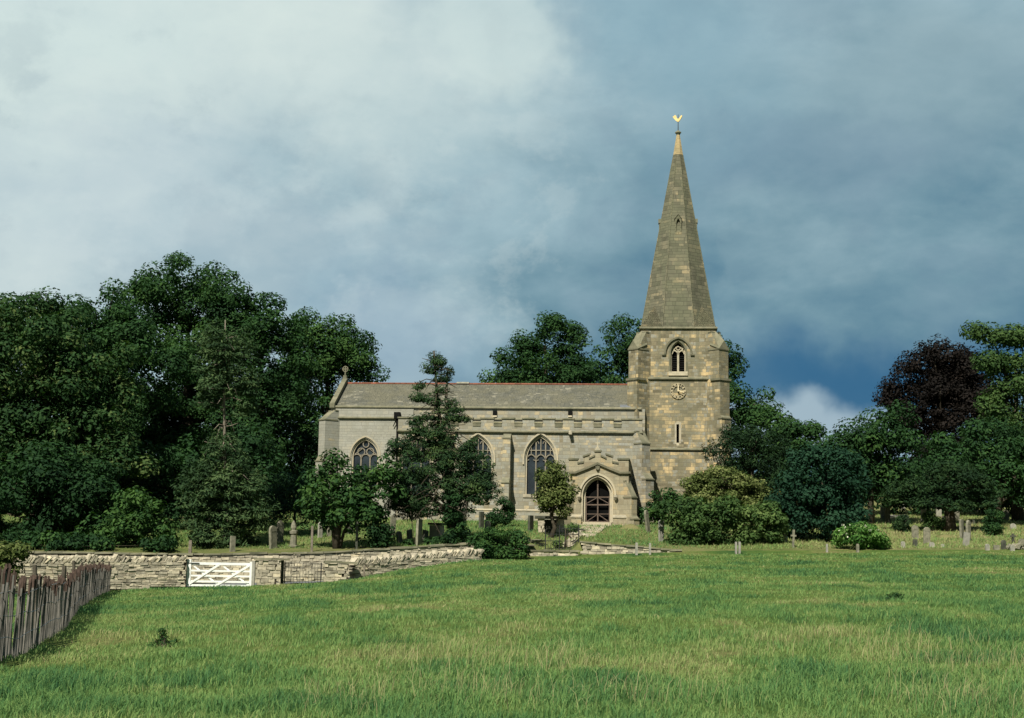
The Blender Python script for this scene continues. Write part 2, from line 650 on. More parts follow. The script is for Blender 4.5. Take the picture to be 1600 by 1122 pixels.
def mottled(name, c1, c2, scale=3.0, rough=0.85, spec=0.2, detail=6, c3=None, bmp=0.3, tintamt=True, vec='Object', bscale=None, bdist=0.02):
    m, g, b = new_mat(name, rough, spec)
    ob = coords(g, vec)
    n = g.noise(ob, scale, detail, 0.62)
    stops = [(0.3, c1), (0.7, c2)] if c3 is None else [(0.25, c1), (0.5, c2), (0.75, c3)]
    c = g.ramp(n, stops)
    if tintamt:
        t = attr(g)
        c = g.mix(1.0, c, g.ramp(t, [(0.0, (0.5, 0.5, 0.5)), (0.5, (1, 1, 1)), (1.0, (1.55, 1.5, 1.4))]), 'MULTIPLY')
    g.l.new(c, b.inputs['Base Color'])
    if bmp:
        bump(g, b, g.noise(ob, (bscale or scale * 5), 5, 0.65), bmp, bdist)
    return m


def leafmat(name, dark, mid, light, trans=0.25, hue=None):
    m, g, b = new_mat(name, 0.7, 0.09)
    t = attr(g)
    c = g.ramp(t, [(0.0, dark), (0.5, mid), (1.0, light)])
    g.l.new(c, b.inputs['Base Color'])
    tr = g.n.new('ShaderNodeBsdfTranslucent')
    g.l.new(g.mix(1.0, c, (0.9, 1.15, 0.45, 1), 'MULTIPLY'), tr.inputs[0])
    mx = g.n.new('ShaderNodeMixShader')
    mx.inputs[0].default_value = trans
    g.l.new(b.outputs[0], mx.inputs[1])
    g.l.new(tr.outputs[0], mx.inputs[2])
    out = [n for n in g.n if n.type == 'OUTPUT_MATERIAL'][0]
    g.l.new(mx.outputs[0], out.inputs[0])
    return m


MAT = {}
MAT['aisle'] = ashlar('aisle_stone', [(0.0, (0.205, 0.18, 0.12)), (0.3, (0.265, 0.25, 0.20)), (0.52, (0.305, 0.315, 0.29)), (0.72, (0.35, 0.32, 0.235)), (0.92, (0.50, 0.41, 0.25))], 0.42, 0.215, 0.012, 0.5, (0.22, 0.20, 0.155), (0.225, 0.23, 0.19), var=0.8)
MAT['chancel'] = ashlar('chancel_stone', [(0.0, (0.27, 0.27, 0.235)), (0.5, (0.325, 0.33, 0.295)), (0.85, (0.345, 0.335, 0.28)), (1.0, (0.42, 0.365, 0.25))], 0.5, 0.22, 0.012, 0.35, (0.22, 0.21, 0.18), (0.24, 0.245, 0.205), var=0.6)
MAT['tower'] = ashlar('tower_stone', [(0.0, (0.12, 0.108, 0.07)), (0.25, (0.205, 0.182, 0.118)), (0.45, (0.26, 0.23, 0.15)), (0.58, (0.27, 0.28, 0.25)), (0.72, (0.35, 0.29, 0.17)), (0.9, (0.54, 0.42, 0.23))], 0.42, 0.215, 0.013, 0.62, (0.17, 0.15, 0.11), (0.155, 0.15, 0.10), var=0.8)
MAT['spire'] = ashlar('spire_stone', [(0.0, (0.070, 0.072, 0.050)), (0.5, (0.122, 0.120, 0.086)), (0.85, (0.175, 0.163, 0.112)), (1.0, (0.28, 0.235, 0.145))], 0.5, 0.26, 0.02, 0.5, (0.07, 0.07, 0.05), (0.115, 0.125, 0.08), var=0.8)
MAT['newstone'] = ashlar('new_stone', [(0.0, (0.30, 0.245, 0.14)), (1.0, (0.40, 0.31, 0.17))], 0.5, 0.28, 0.012, 0.2, (0.2, 0.16, 0.1), (0.2, 0.19, 0.11), streak=False)
MAT['dress'] = mottled('dressed_stone', (0.22, 0.205, 0.15), (0.38, 0.345, 0.255), 2.5, 0.9, 0.15, c3=(0.44, 0.37, 0.24))
MAT['tracery'] = mottled('tracery_stone', (0.17, 0.155, 0.12), (0.28, 0.25, 0.19), 4.0, 0.9, 0.15)
MAT['coping'] = mottled('mossy_coping', (0.10, 0.105, 0.068), (0.175, 0.17, 0.115), 1.8, 0.95, 0.1, c3=(0.27, 0.245, 0.165))
MAT['porch'] = ashlar('porch_stone', [(0.0, (0.24, 0.205, 0.14)), (0.5, (0.335, 0.305, 0.22)), (0.85, (0.37, 0.32, 0.21)), (1.0, (0.42, 0.33, 0.19))], 0.5, 0.26, 0.012, 0.4, (0.22, 0.2, 0.15), (0.22, 0.21, 0.15))
MAT['slate'] = ashlar('stone_slates', [(0.0, (0.085, 0.09, 0.075)), (0.5, (0.125, 0.128, 0.108)), (0.92, (0.155, 0.155, 0.125)), (1.0, (0.26, 0.25, 0.20))], 0.30, 0.20, 0.014, 0.55, (0.055, 0.06, 0.05), (0.15, 0.145, 0.10), bumpy=0.7, streak=True, var=0.9, gain=.87)
MAT['ridge'] = mottled('red_ridge_tile', (0.15, 0.06, 0.038), (0.27, 0.11, 0.07), 5.0, 0.9)
MAT['glass'], _g, _b = new_mat('leaded_glass', 0.25, 0.5)
_ob = coords(_g, 'Object')
_sx, _sy, _sz = _g.sep(_ob)
_fa = _g.math('FRACT', _g.math('MULTIPLY', _g.math('ADD', _sx, _sz), 5.5))
_fb = _g.math('FRACT', _g.math('MULTIPLY', _g.math('SUBTRACT', _sx, _sz), 5.5))
_le = _g.math('MINIMUM', _fa, _fb)
_gc = _g.mix(_g.smooth(_le, 0.10, 0.16, 1.0, 0.0), _g.ramp(_g.noise(_ob, 1.3, 3, 0.6), [(0.3, (0.012, 0.018, 0.024)), (0.7, (0.035, 0.05, 0.062))]), (0.03, 0.03, 0.03, 1))
_g.l.new(_gc, _b.inputs['Base Color'])
bump(_g, _b, _g.noise(_ob, 5.0, 3, 0.5), 0.25, 0.02)
MAT['dark'] = mottled('dark_void', (0.006, 0.006, 0.006), (0.012, 0.012, 0.011), 2.0, 0.9, 0.05, bmp=0)
MAT['iron'] = mottled('black_iron', (0.012, 0.013, 0.014), (0.03, 0.03, 0.03), 8.0, 0.6, 0.4)
MAT['lead'] = mottled('lead_roof', (0.10, 0.11, 0.12), (0.16, 0.17, 0.18), 2.0, 0.7, 0.4)
MAT['timber'] = mottled('weathered_timber', (0.075, 0.055, 0.042), (0.145, 0.11, 0.088), 6.0, 0.8)
MAT['gold'] = mottled('gilded_copper', (0.62, 0.45, 0.16), (0.80, 0.62, 0.28), 4.0, 0.35, 0.5, bmp=0.1)
MAT['clockpaint'] = mottled('cream_clock_paint', (0.38, 0.33, 0.22), (0.52, 0.46, 0.31), 9.0, 0.6)
MAT['white'] = mottled('white_gate_paint', (0.66, 0.68, 0.64), (0.80, 0.81, 0.77), 6.0, 0.55, 0.3, bmp=0.1)
MAT['drystone'] = mottled('dry_stone', (0.235, 0.205, 0.145), (0.385, 0.35, 0.265), 4.0, 0.95, 0.1, c3=(0.50, 0.455, 0.345), bmp=0.6)
MAT['wallcore'] = mottled('wall_core_shadow', (0.035, 0.03, 0.022), (0.07, 0.06, 0.045), 6.0, 1.0, 0.0)
MAT['grave'] = mottled('lichened_gravestone', (0.10, 0.105, 0.075), (0.19, 0.185, 0.135), 5.0, 0.95, 0.1, c3=(0.30, 0.285, 0.215))
MAT['gravedark'] = mottled('dark_gravestone', (0.035, 0.04, 0.032), (0.07, 0.075, 0.055), 5.0, 0.9, 0.15, c3=(0.12, 0.12, 0.09))
MAT['gravepale'] = mottled('pale_gravestone', (0.20, 0.20, 0.165), (0.33, 0.32, 0.27), 5.0, 0.9, 0.15)
MAT['bark'] = mottled('bark', (0.030, 0.026, 0.018), (0.085, 0.072, 0.052), 6.0, 0.95, 0.1, bmp=0.8)
MAT['barkpale'] = mottled('pale_bark', (0.12, 0.105, 0.08), (0.23, 0.20, 0.16), 6.0, 0.95, 0.1, bmp=0.8)
MAT['lane'] = mottled('worn_tarmac', (0.10, 0.11, 0.115), (0.17, 0.18, 0.18), 3.0, 0.95, 0.1)
MAT['pathstone'] = mottled('path_stone', (0.22, 0.19, 0.13), (0.42, 0.375, 0.28), 3.0, 0.95, 0.1)
MAT['wire'] = mottled('galvanised_wire', (0.16, 0.18, 0.20), (0.28, 0.30, 0.32), 9.0, 0.5, 0.5, bmp=0)
MAT['post'] = mottled('concrete_post', (0.21, 0.205, 0.175), (0.31, 0.30, 0.26), 6.0, 0.9, 0.1)
MAT['woodpost'] = mottled('old_wood_post', (0.05, 0.045, 0.035), (0.12, 0.105, 0.08), 7.0, 0.9, 0.1, bmp=0.6)


def pale_mat(name, c0, c1):
    m, g, b = new_mat(name, 0.9, 0.1)
    ob = coords(g)
    x, y, z = g.sep(ob)
    n = g.noise(g.comb(g.math('MULTIPLY', x, 9.0), g.math('MULTIPLY', y, 9.0), g.math('MULTIPLY', z, 1.2)), 3.0, 5, 0.6)
    c = g.ramp(n, [(0.3, c0), (0.7, c1)])
    t = attr(g)
    c = g.mix(1.0, c, g.ramp(t, [(0.0, (0.4, 0.4, 0.4)), (0.5, (1, 1, 1)), (1.0, (1.6, 1.55, 1.5))]), 'MULTIPLY')
    g.l.new(c, b.inputs['Base Color'])
    bump(g, b, n, 0.6, 0.01)
    return m


MAT['pale'] = pale_mat('weathered_grey_paling', (0.058, 0.056, 0.049), (0.20, 0.19, 0.168))
MAT['palebrown'] = pale_mat('brown_bark_paling', (0.032, 0.023, 0.018), (0.085, 0.060, 0.048))


def ground_mat(name, yard=False):
    m, g, b = new_mat(name, 0.95, 0.05)
    ob = coords(g)
    t = attr(g, 'patch')
    n1 = g.noise(ob, 1.1, 5, 0.6)
    n2 = g.noise(ob, 9.0, 5, 0.7)
    if yard:
        a = g.ramp(n1, [(0.3, (0.060, 0.105, 0.024)), (0.5, (0.10, 0.14, 0.038)), (0.7, (0.20, 0.19, 0.078))])
        c = g.mix(g.smooth(n2, 0.35, 0.7, 0.0, 0.5), a, (0.055, 0.085, 0.024, 1))
        c = g.mix(g.math('MULTIPLY', t, 0.75), c, (0.225, 0.20, 0.095, 1))
    else:
        a = g.ramp(t, [(0.0, (0.035, 0.085, 0.028)), (0.35, (0.080, 0.140, 0.033)), (0.62, (0.125, 0.175, 0.043)), (1.0, (0.21, 0.20, 0.08))])
        c = g.mix(g.smooth(n2, 0.35, 0.72, 0.0, 0.65), a, (0.028, 0.062, 0.016, 1))
    g.l.new(c, b.inputs['Base Color'])
    bump(g, b, g.math('ADD', n2, g.noise(ob, 30.0, 3, 0.6)), 0.9, 0.06)
    return m


MAT['field'] = ground_mat('meadow_grass')
MAT['yard'] = ground_mat('churchyard_turf', True)


def blade_mat(name, stops):
    m, g, b = new_mat(name, 0.75, 0.08)
    t = attr(g)
    c = g.ramp(t, stops)
    g.l.new(c, b.inputs['Base Color'])
    tr = g.n.new('ShaderNodeBsdfTranslucent')
    g.l.new(c, tr.inputs[0])
    mx = g.n.new('ShaderNodeMixShader')
    mx.inputs[0].default_value = 0.42
    g.l.new(b.outputs[0], mx.inputs[1])
    g.l.new(tr.outputs[0], mx.inputs[2])
    out = [n for n in g.n if n.type == 'OUTPUT_MATERIAL'][0]
    g.l.new(mx.outputs[0], out.inputs[0])
    return m


MAT['blade'] = blade_mat('grass_blades', [(0.0, (0.055, 0.150, 0.066)), (0.28, (0.112, 0.235, 0.078)), (0.5, (0.190, 0.310, 0.095)), (0.75, (0.285, 0.355, 0.125)), (1.0, (0.46, 0.40, 0.22))])

MAT['oak'] = leafmat('broad_leaves', (0.012, 0.034, 0.014), (0.026, 0.068, 0.021), (0.062, 0.125, 0.030))
MAT['syc'] = leafmat('sycamore_leaves', (0.013, 0.036, 0.014), (0.030, 0.072, 0.022), (0.15, 0.19, 0.060))
MAT['bluegreen'] = leafmat('blue_green_foliage', (0.006, 0.022, 0.012), (0.012, 0.040, 0.021), (0.026, 0.068, 0.033), 0.12)
MAT['yew'] = leafmat('yew_foliage', (0.007, 0.018, 0.009), (0.016, 0.040, 0.015), (0.040, 0.075, 0.022), 0.15)
MAT['cypress'] = leafmat('grey_green_sprays', (0.013, 0.030, 0.013), (0.036, 0.072, 0.028), (0.095, 0.145, 0.055), 0.2)
MAT['pine'] = leafmat('pine_needles', (0.009, 0.024, 0.012), (0.024, 0.056, 0.021), (0.060, 0.098, 0.030), 0.15)
MAT['holly'] = leafmat('variegated_leaves', (0.030, 0.048, 0.014), (0.085, 0.115, 0.032), (0.24, 0.26, 0.10), 0.2)
MAT['copper'] = leafmat('copper_leaves', (0.005, 0.0045, 0.004), (0.0105, 0.009, 0.008), (0.024, 0.018, 0.014), 0.1)
MAT['light'] = leafmat('light_green_leaves', (0.020, 0.048, 0.016), (0.055, 0.105, 0.030), (0.125, 0.18, 0.055))
MAT['bright'] = leafmat('bright_green_leaves', (0.03, 0.09, 0.02), (0.09, 0.20, 0.04), (0.32, 0.45, 0.16), 0.3)
MAT['blossom'] = mottled('cream_blossom', (0.55, 0.58, 0.42), (0.75, 0.76, 0.62), 6.0, 0.8, 0.1, bmp=0)
MAT['yellow'] = mottled('yellow_flowers', (0.45, 0.36, 0.03), (0.62, 0.50, 0.06), 6.0, 0.8, 0.1, bmp=0)
MAT['orange'] = mottled('red_tile_far', (0.30, 0.12, 0.07), (0.40, 0.17, 0.10), 6.0, 0.8, 0.1, bmp=0)


# ------------------------------------------------------------------ ground sheet
PATCH = []      # dark coarse tussocks (x, y, rx, ry, amount)
for (px, py, wpx, hpx, am) in [(1255, 1058, 130, 26, .9), (440, 1032, 90, 18, .7), (130, 1113, 110, 22, .9), (470, 1105, 150, 22, .7), (785, 928, 45, 9, .7),
                               (700, 985, 40, 9, .6), (965, 1070, 120, 26, .8), (1440, 977, 50, 9, .9), (1420, 1025, 60, 14, .6), (640, 955, 60, 9, .6), (860, 1000, 60, 10, .7),
                               (1170, 1035, 50, 12, .7), (900, 880, 50, 5, .7), (1000, 879, 50, 5, .7), (1100, 912, 70, 6, .7), (950, 945, 50, 8, .5), (1330, 935, 60, 7, .5),
                               (300, 1030, 60, 14, .6), (60, 1065, 70, 14, .5), (1530, 905, 50, 5, .6), (1250, 880, 60, 4, .6), (1520, 870, 60, 3, .7), (370, 1048, 60, 14, .5), (1180, 1072, 90, 20, .7)]:
    p = ground_hit(px, py)
    s = p.y / FPX
    PATCH.append((p.x, p.y, wpx * s, hpx * s * p.y / 1.9, am))
DRY = []        # dry straw-coloured patches
for (px, py, wpx, hpx, am) in [(700, 1035, 110, 22, .75), (1330, 1010, 130, 22, .8), (1480, 1040, 110, 26, .7), (1000, 1095, 120, 22, .4), (640, 895, 130, 9, .4), (1500, 1105, 100, 20, .5),
                               (330, 965, 120, 14, .4), (230, 965, 80, 12, .45), (560, 1100, 90, 20, .35), (760, 1090, 90, 18, .4), (1200, 945, 120, 9, .4), (870, 1040, 60, 20, .4)]:
    p = ground_hit(px, py)
    s = p.y / FPX
    DRY.append((p.x, p.y, wpx * s, hpx * s * p.y / 1.9, am))


def patch_val(x, y):
    """0 = dark coarse grass, 1 = dry straw"""
    v = 0.5 + (fbm(x / 2.6, y / 4.0, 21, 4) - 0.5) * 1.05 + (fbm(x / 0.6, y / 0.9, 23, 3) - 0.5) * 0.7 - 0.35 * np.clip((vnoise(x / 0.9, y / 1.6, 77) - 0.72) * 5, 0, 1)
    for (a, b, rx, ry, am) in PATCH:
        d2 = ((x - a) / rx) ** 2 + ((y - b) / ry) ** 2
        v = v - am * 0.50 * np.exp(-d2 * 1.6)
    for (a, b, rx, ry, am) in DRY:
        d2 = ((x - a) / rx) ** 2 + ((y - b) / ry) ** 2
        v = v + am * 0.16 * np.exp(-d2)
    # faint trodden path from the small gate towards the camera
    xp = np.interp(y, [13, 30, 45, 60, 69], [0.5, -2.5, -6.2, -9.6, -11.0])
    v = v + 0.22 * np.exp(-((x - xp) / 0.55) ** 2) * np.clip((y - 20) / 20, 0, 1)
    return np.clip(v, 0, 1)


def make_ground():
    xs = np.concatenate([np.array([-3000, -1200, -500, -250, -140, -90, -65]), np.arange(-55, -34, 1.5), np.arange(-34, 36, 0.28), np.arange(36, 58, 1.5), np.array([65, 90, 140, 250, 500, 1200, 3000])])
    nA, nB, nC = 230, 8, 110
    sA = np.concatenate([np.array([-400, -100, -30, -8, 0.0, 6]) / 80.0, np.linspace(9 / 80.0, 1.0, nA)])
    rowsY = []
    w1 = W1(xs)
    w2 = W2(xs)
    Y = []
    for s in sA:
        Y.append(s * w1 - (0.001 if s == 1.0 else 0))
    for s in np.linspace(0, 1, nB):
        Y.append(w1 + 0.01 + (w2 + 0.04 - w1 - 0.01) * s)
    for s in np.concatenate([np.linspace(0, 1, nC) ** 1.6 * 75, np.array([90, 130, 200, 400, 1000, 4000])]):
        Y.append(w2 + 0.3 + s)
    Y = np.array(Y)
    X = np.tile(xs, (len(Y), 1))
    Z = H(X, Y)
    # pull the row just behind the wall flat at the coping height
    nr, nc = Y.shape
    V = np.stack([X, Y, Z], -1).reshape(-1, 3)
    idx = np.arange(nr * nc).reshape(nr, nc)
    F = np.stack([idx[:-1, :-1], idx[:-1, 1:], idx[1:, 1:], idx[1:, :-1]], -1).reshape(-1, 4)
    cx = V[F].mean(1)
    pv = patch_val(cx[:, 0], cx[:, 1])
    row0 = len(sA) + nB - 1
    fi = np.repeat(np.arange(nr - 1), nc - 1)
    yardmask = fi >= row0
    lane = (fi >= len(sA) - 1) & (fi < row0)
    pv = np.where(yardmask, np.clip(fbm(cx[:, 0] / 5, cx[:, 1] / 5, 31, 3) * 1.3 - 0.35 + 0.5 * sstep((cx[:, 0] - 14) / 8), 0, 1), pv)
    o = np_mesh('ground', V, F, [MAT['field'], MAT['yard']], pv, smooth=True, extra={'patch': pv})
    mi = np.where(yardmask, 1, 0).astype(np.int32)
    o.data.polygons.foreach_set('material_index', mi)
    o['kind'] = 'structure'
    return o


make_ground()


def sheet_along(name, left, right, mat, lift=0.02, n=24, cross=6):
    """a path sheet between two polylines (x,y), laid on the ground"""
    L = np.array(left, float)
    Rr = np.array(right, float)
    tl = np.linspace(0, len(L) - 1, n)
    lx = np.interp(tl, range(len(L)), L[:, 0]); ly = np.interp(tl, range(len(L)), L[:, 1])
    rx = np.interp(tl, range(len(Rr)), Rr[:, 0]); ry = np.interp(tl, range(len(Rr)), Rr[:, 1])
    V = []
    for i in range(n):
        for j in range(cross):
            k = j / (cross - 1)
            x = lx[i] * (1 - k) + rx[i] * k
            y = ly[i] * (1 - k) + ry[i] * k
            V.append((x, y, hz(x, y) + lift))
    F = [(i * cross + j, i * cross + j + 1, (i + 1) * cross + j + 1, (i + 1) * cross + j) for i in range(n - 1) for j in range(cross - 1)]
    o = np_mesh(name, np.array(V), np.array(F), mat, np.full(len(F), .5))
    o['kind'] = 'structure'
    return o


_lx = [-45, -27, -17, -12.4, -9.5, -7.2]
sheet_along('lane', [(x, float(W1(x)) + 1.0) for x in _lx], [(x, float(W2(x)) - 1.2) for x in _lx], MAT['lane'], 0.03, 40, 6)


# ------------------------------------------------------------------ grass blades
def blades(name, label, n, xyfun, hfun, wfun, tfun, mat, bent=True, lean=0.65, hf=None):
    x, y = xyfun(n)
    n = len(x)
    z = H(x, y) - 0.01
    h = hfun(x, y) * RNG.uniform(0.45, 1.25, n)
    w = wfun(x, y) * RNG.uniform(0.7, 1.3, n)
    az = RNG.uniform(0, 2 * np.pi, n)
    ld = RNG.normal(0.2, 1.8, n)            # lean direction, biased to the right (wind)
    la = np.abs(RNG.normal(0, lean, n)) + 0.12
    dx = np.cos(ld) * la * h
    dy = np.sin(ld) * la * h
    wx = np.cos(az) * w * 0.5
    wy = np.sin(az) * w * 0.5
    base = np.stack([x, y, z], -1)
    W = np.stack([wx, wy, np.zeros(n)], -1)
    mid = base + np.stack([dx * 0.32, dy * 0.32, h * 0.62], -1)
    tip = base + np.stack([dx, dy, h * (1 - 0.25 * np.minimum(la, 1))], -1)
    tint = tfun(x, y, n)
    if bent:
        V = np.stack([base - W, base + W, mid + W * 0.75, mid - W * 0.75, tip], 1).reshape(-1, 3)
        b = np.arange(n)[:, None] * 5
        q = b + np.array([[0, 1, 2, 3]])
        t = b + np.array([[3, 2, 4, 4]])
        # two triangles + one triangle: use triangles only
        F = np.concatenate([b + np.array([[0, 1, 2]]), b + np.array([[0, 2, 3]]), b + np.array([[3, 2, 4]])], 0)
        T = np.concatenate([tint, tint, np.clip(tint + 0.05, 0, 1)])
    else:
        V = np.stack([base - W, base + W, tip], 1).reshape(-1, 3)
        b = np.arange(n)[:, None] * 3
        F = b + np.array([[0, 1, 2]])
        T = tint
    o = np_mesh(name, V, F, mat, T, k=3)
    tag(o, label, 'grass', kind='stuff')
    return o


def field_xy(lo, hi, margin=0.47):
    def f(n):
        # even coverage per picture row: depth drawn so that rows y = const are equally filled
        yy = RNG.uniform(1.7 / hi, 1.7 / lo, n)
        y = 1.7 / yy
        x = RNG.uniform(-1, 1, n) * (margin * y + 3.0)
        ok = (y < W1(x) - 0.1)
        x, y = x[ok], y[ok]
        # gather into tufts
        k = fbm(x / 0.22, y / 0.22, 41, 2)
        keep = RNG.uniform(0, 1, len(x)) < np.clip((k - 0.25) * 2.6, 0.15, 1)
        return x[keep], y[keep]
    return f


def tint_field(x, y, n):
    p = patch_val(x, y)
    return np.clip(0.17 + 0.62 * p + RNG.normal(0, 0.11, n) + (RNG.uniform(0, 1, n) < 0.05) * 0.25, 0, 1)


def h_field(x, y):
    p = patch_val(x, y)
    return 0.065 + 0.10 * np.clip(0.5 - p, 0, 0.5) * 2 + 0.07 * fbm(x / 1.4, y / 1.4, 51, 2) + 0.05 * np.clip(p - 0.7, 0, 0.3) * 3


blades('meadow_grass', 'long green meadow grass with dark tussocks filling the field nearest the viewer', 520000, field_xy(8.5, 30.0), h_field,
       lambda x, y: 0.006 + 0.00022 * y, tint_field, MAT['blade'], bent=True)
blades('meadow_grass', 'shorter meadow grass of the field rising to the stone walls', 340000, field_xy(28.0, 82.0), lambda x, y: h_field(x, y) * 0.85,
       lambda x, y: 0.0009 * y - 0.008, tint_field, MAT['blade'], bent=False)


def dry_xy(n):
    xs, ys = [], []
    for (a, b, rx, ry, am) in DRY:
        if b > 26:
            continue
        k = int(n * am / 6)
        xs.append(RNG.normal(a, rx * 0.7, k))
        ys.append(RNG.normal(b, ry * 0.6, k))
    x = np.concatenate(xs); y = np.concatenate(ys)
    ok = (y > 11.5) & (y < 60)
    return x[ok], y[ok]


blades('dry_grass', 'straw coloured seeding grass stalks scattered through the field', 2600, dry_xy, lambda x, y: 0.30 + 0 * x,
       lambda x, y: 0.0035 + 0.00012 * y, lambda x, y, n: RNG.uniform(0.78, 1.0, n), MAT['blade'], bent=True, lean=0.5)


def yard_xy(n):
    yy = RNG.uniform(1 / 125.0, 1 / 79.0, n)
    y = 1 / yy
    x = RNG.uniform(-0.4, 0.42, n) * y
    ok = y > W2(x) + 0.5
    return x[ok], y[ok]


blades('churchyard_grass', 'rough sunlit churchyard grass between the gravestones', 90000, yard_xy, lambda x, y: 0.13 + 0.14 * fbm(x / 1.1, y / 1.1, 61, 2),
       lambda x, y: 0.0007 * y, lambda x, y, n: np.clip(RNG.normal(0.5, 0.14, n) + 0.22 * sstep((x - 14) / 8) + (fbm(x / 4, y / 4, 31, 3) - .5) * .6, 0, 1), MAT['blade'], bent=False)


# ------------------------------------------------------------------ dry stone walls
def resample(pts, step):
    P = np.array(pts, float)
    d = np.hypot(*(P[1:] - P[:-1]).T)
    s = np.concatenate([[0], np.cumsum(d)])
    n = max(2, int(s[-1] / step) + 1)
    t = np.linspace(0, s[-1], n)
    return np.stack([np.interp(t, s, P[:, 0]), np.interp(t, s, P[:, 1])], -1), t, s[-1]


def stone_wall(name, label, pts, zbase, ztop, thick=0.45, course=0.11, cope='flat', group=None):
    """courses of separate irregular stones over a dark core; coping as its own part"""
    P = np.array(pts, float)
    d = np.hypot(*(P[1:] - P[:-1]).T)
    S = np.concatenate([[0], np.cumsum(d)])
    L = S[-1]

    def pos(s):
        x = np.interp(s, S, P[:, 0]); y = np.interp(s, S, P[:, 1])
        e = 0.05
        x2 = np.interp(min(s + e, L), S, P[:, 0]); y2 = np.interp(min(s + e, L), S, P[:, 1])
        x1 = np.interp(max(s - e, 0), S, P[:, 0]); y1 = np.interp(max(s - e, 0), S, P[:, 1])
        a = math.atan2(y2 - y1, x2 - x1)
        return x, y, a
    mx, my, _ = pos(L / 2)
    root = empty(name, (mx, my, zbase(mx, my)))
    inv = Matrix.Translation(-Vector(root.location))
    m = MB()
    core = MB()
    n = max(2, int(L / 0.8))
    for i in range(n):
        s0, s1 = .22 + (L - .44) * i / n, .22 + (L - .44) * (i + 1) / n
        x, y, a = pos((s0 + s1) / 2)
        M = inv @ Matrix.Translation((x, y, 0)) @ Matrix.Rotation(a, 4, 'Z')
        core.box(-(s1 - s0) / 2 - 0.03, (s1 - s0) / 2 + 0.03, -thick / 2 + 0.05, thick / 2 - 0.05, zbase(x, y) - 0.4, ztop(x, y) - 0.16, 0.5, 0, M)
    # stones
    zmax = max(ztop(*pos(s)[:2]) for s in np.linspace(0, L, 30))
    zmin = min(zbase(*pos(s)[:2]) for s in np.linspace(0, L, 30)) - 0.15
    z = zmin
    cidx = 0
    while z < zmax:
        ch = course * random.uniform(0.65, 1.35)
        s = random.uniform(0, 0.2)
        while s < L:
            w = random.uniform(0.13, 0.46) * (ch / course) ** 0.3
            sc = min(s + w / 2, L)
            x, y, a = pos(sc)
            zt = ztop(x, y)
            zb = zbase(x, y) - 0.12
            zc = z + random.uniform(-.012, .012)
            if zc + ch * 0.5 < zt and zc + ch > zb:
                hh = min(ch, zt - zc)
                w_ = min(w, 2 * (L - sc) + .01) if sc > L - w / 2 else w
                M = inv @ Matrix.Translation((x, y, zc)) @ Matrix.Rotation(a, 4, 'Z') @ Matrix.Rotation(random.gauss(0, .02), 4, 'Y')
                pr = random.uniform(-.025, .035)
                m.box(-w_ / 2 + .006, w_ / 2 - .006, -thick / 2 - pr, thick / 2 + pr, .006, hh - .004, min(1, max(0, random.gauss(.5, .2))), 0, M, jit=.012)
            s += w
        z += ch
        cidx += 1
    core.build('wall_core', MAT['wallcore'], root)
    m.build('stonework', MAT['drystone'], root)
    c = MB()
    if cope == 'flat':
        s = 0
        while s < L:
            w = random.uniform(0.5, 1.0)
            x, y, a = pos(min(s + w / 2, L))
            M = inv @ Matrix.Translation((x, y, ztop(x, y) + random.uniform(-.01, .02))) @ Matrix.Rotation(a, 4, 'Z') @ Matrix.Rotation(random.gauss(0, .015) - math.atan2(ztop(*pos(min(s + w, L))[:2]) - ztop(x, y), w / 2 + 1e-3) * .8, 4, 'Y')
            c.box(-w / 2 + .01, w / 2 - .01, -thick / 2 - .07, thick / 2 + .05, 0, .09 * random.uniform(.8, 1.2), random.gauss(.5, .12), 0, M, jit=.018)
            s += w
        c.build('coping', MAT['coping'], root)
    elif cope == 'cock':
        s = 0.05
        while s < L - .05:
            w = random.uniform(0.07, 0.15)
            x, y, a = pos(s + w / 2)
            hh = random.uniform(.22, .40)
            tilt = R(random.gauss(33, 8))
            M = inv @ Matrix.Translation((x, y, ztop(x, y) - .04)) @ Matrix.Rotation(a, 4, 'Z') @ Matrix.Rotation(tilt, 4, 'Y')
            c.box(-w / 2 + .01, w / 2 - .01, -thick / 2 - random.uniform(-.03, .05), thick / 2 + random.uniform(-.03, .05), 0, hh, min(1, max(0, random.gauss(.5, .22))), 0, M, jit=.02)
            s += w * random.uniform(1.05, 1.5)
        c.build('coping', MAT['drystone'], root)
    tag(root, label, 'stone wall', group)
    return root


def zfrom(pts):
    """height by x through points given as (px, py, depth)"""
    q = sorted([(at(*p).x, at(*p).z) for p in pts])
    X = [a for a, b in q]
    Z = [b for a, b in q]
    return lambda x, y: float(np.interp(x, X, Z))


def gz(x, y): return hz(x, y)


def wline(x): return (x, float(W1(x)) - 0.0)


def low1(x, y): return float(np.interp(x, *_E1))
def low2(x, y): return float(np.interp(x, *_EL))


# near wall, left of the white gate
gate_l = at(292, 900, 69).x
gate_r = at(393, 900, 69.3).x
pier_r = at(438, 900, 69.6).x
sg_r = at(505, 900, 70).x
topL = zfrom([(-300, 876, 63.5), (0, 876, 65), (60, 878, 65.6), (170, 876, 67), (230, 878, 68), (250, 876, 68.4), (292, 877, 69)])
stone_wall('dry_stone_wall', 'near dry stone wall with tilted coping stones running left from the white gate', [(x, float(W1(x))) for x in np.linspace(-40, gate_l - .12, 12)], low1, topL, .5, .10, 'cock', 'stone walls')
tp = at(415, 872, 69.5).z
stone_wall('wall_pier', 'short squared stone pier between the white gate and the small iron gate', [(gate_r + .08, 69.35), (pier_r, 69.6)], low1, lambda x, y: tp - .1, .55, .14, 'flat', 'stone walls')
topR = zfrom([(505, 882, 70), (560, 880, 70.8), (640, 873, 73), (690, 869, 74), (745, 864, 75)])
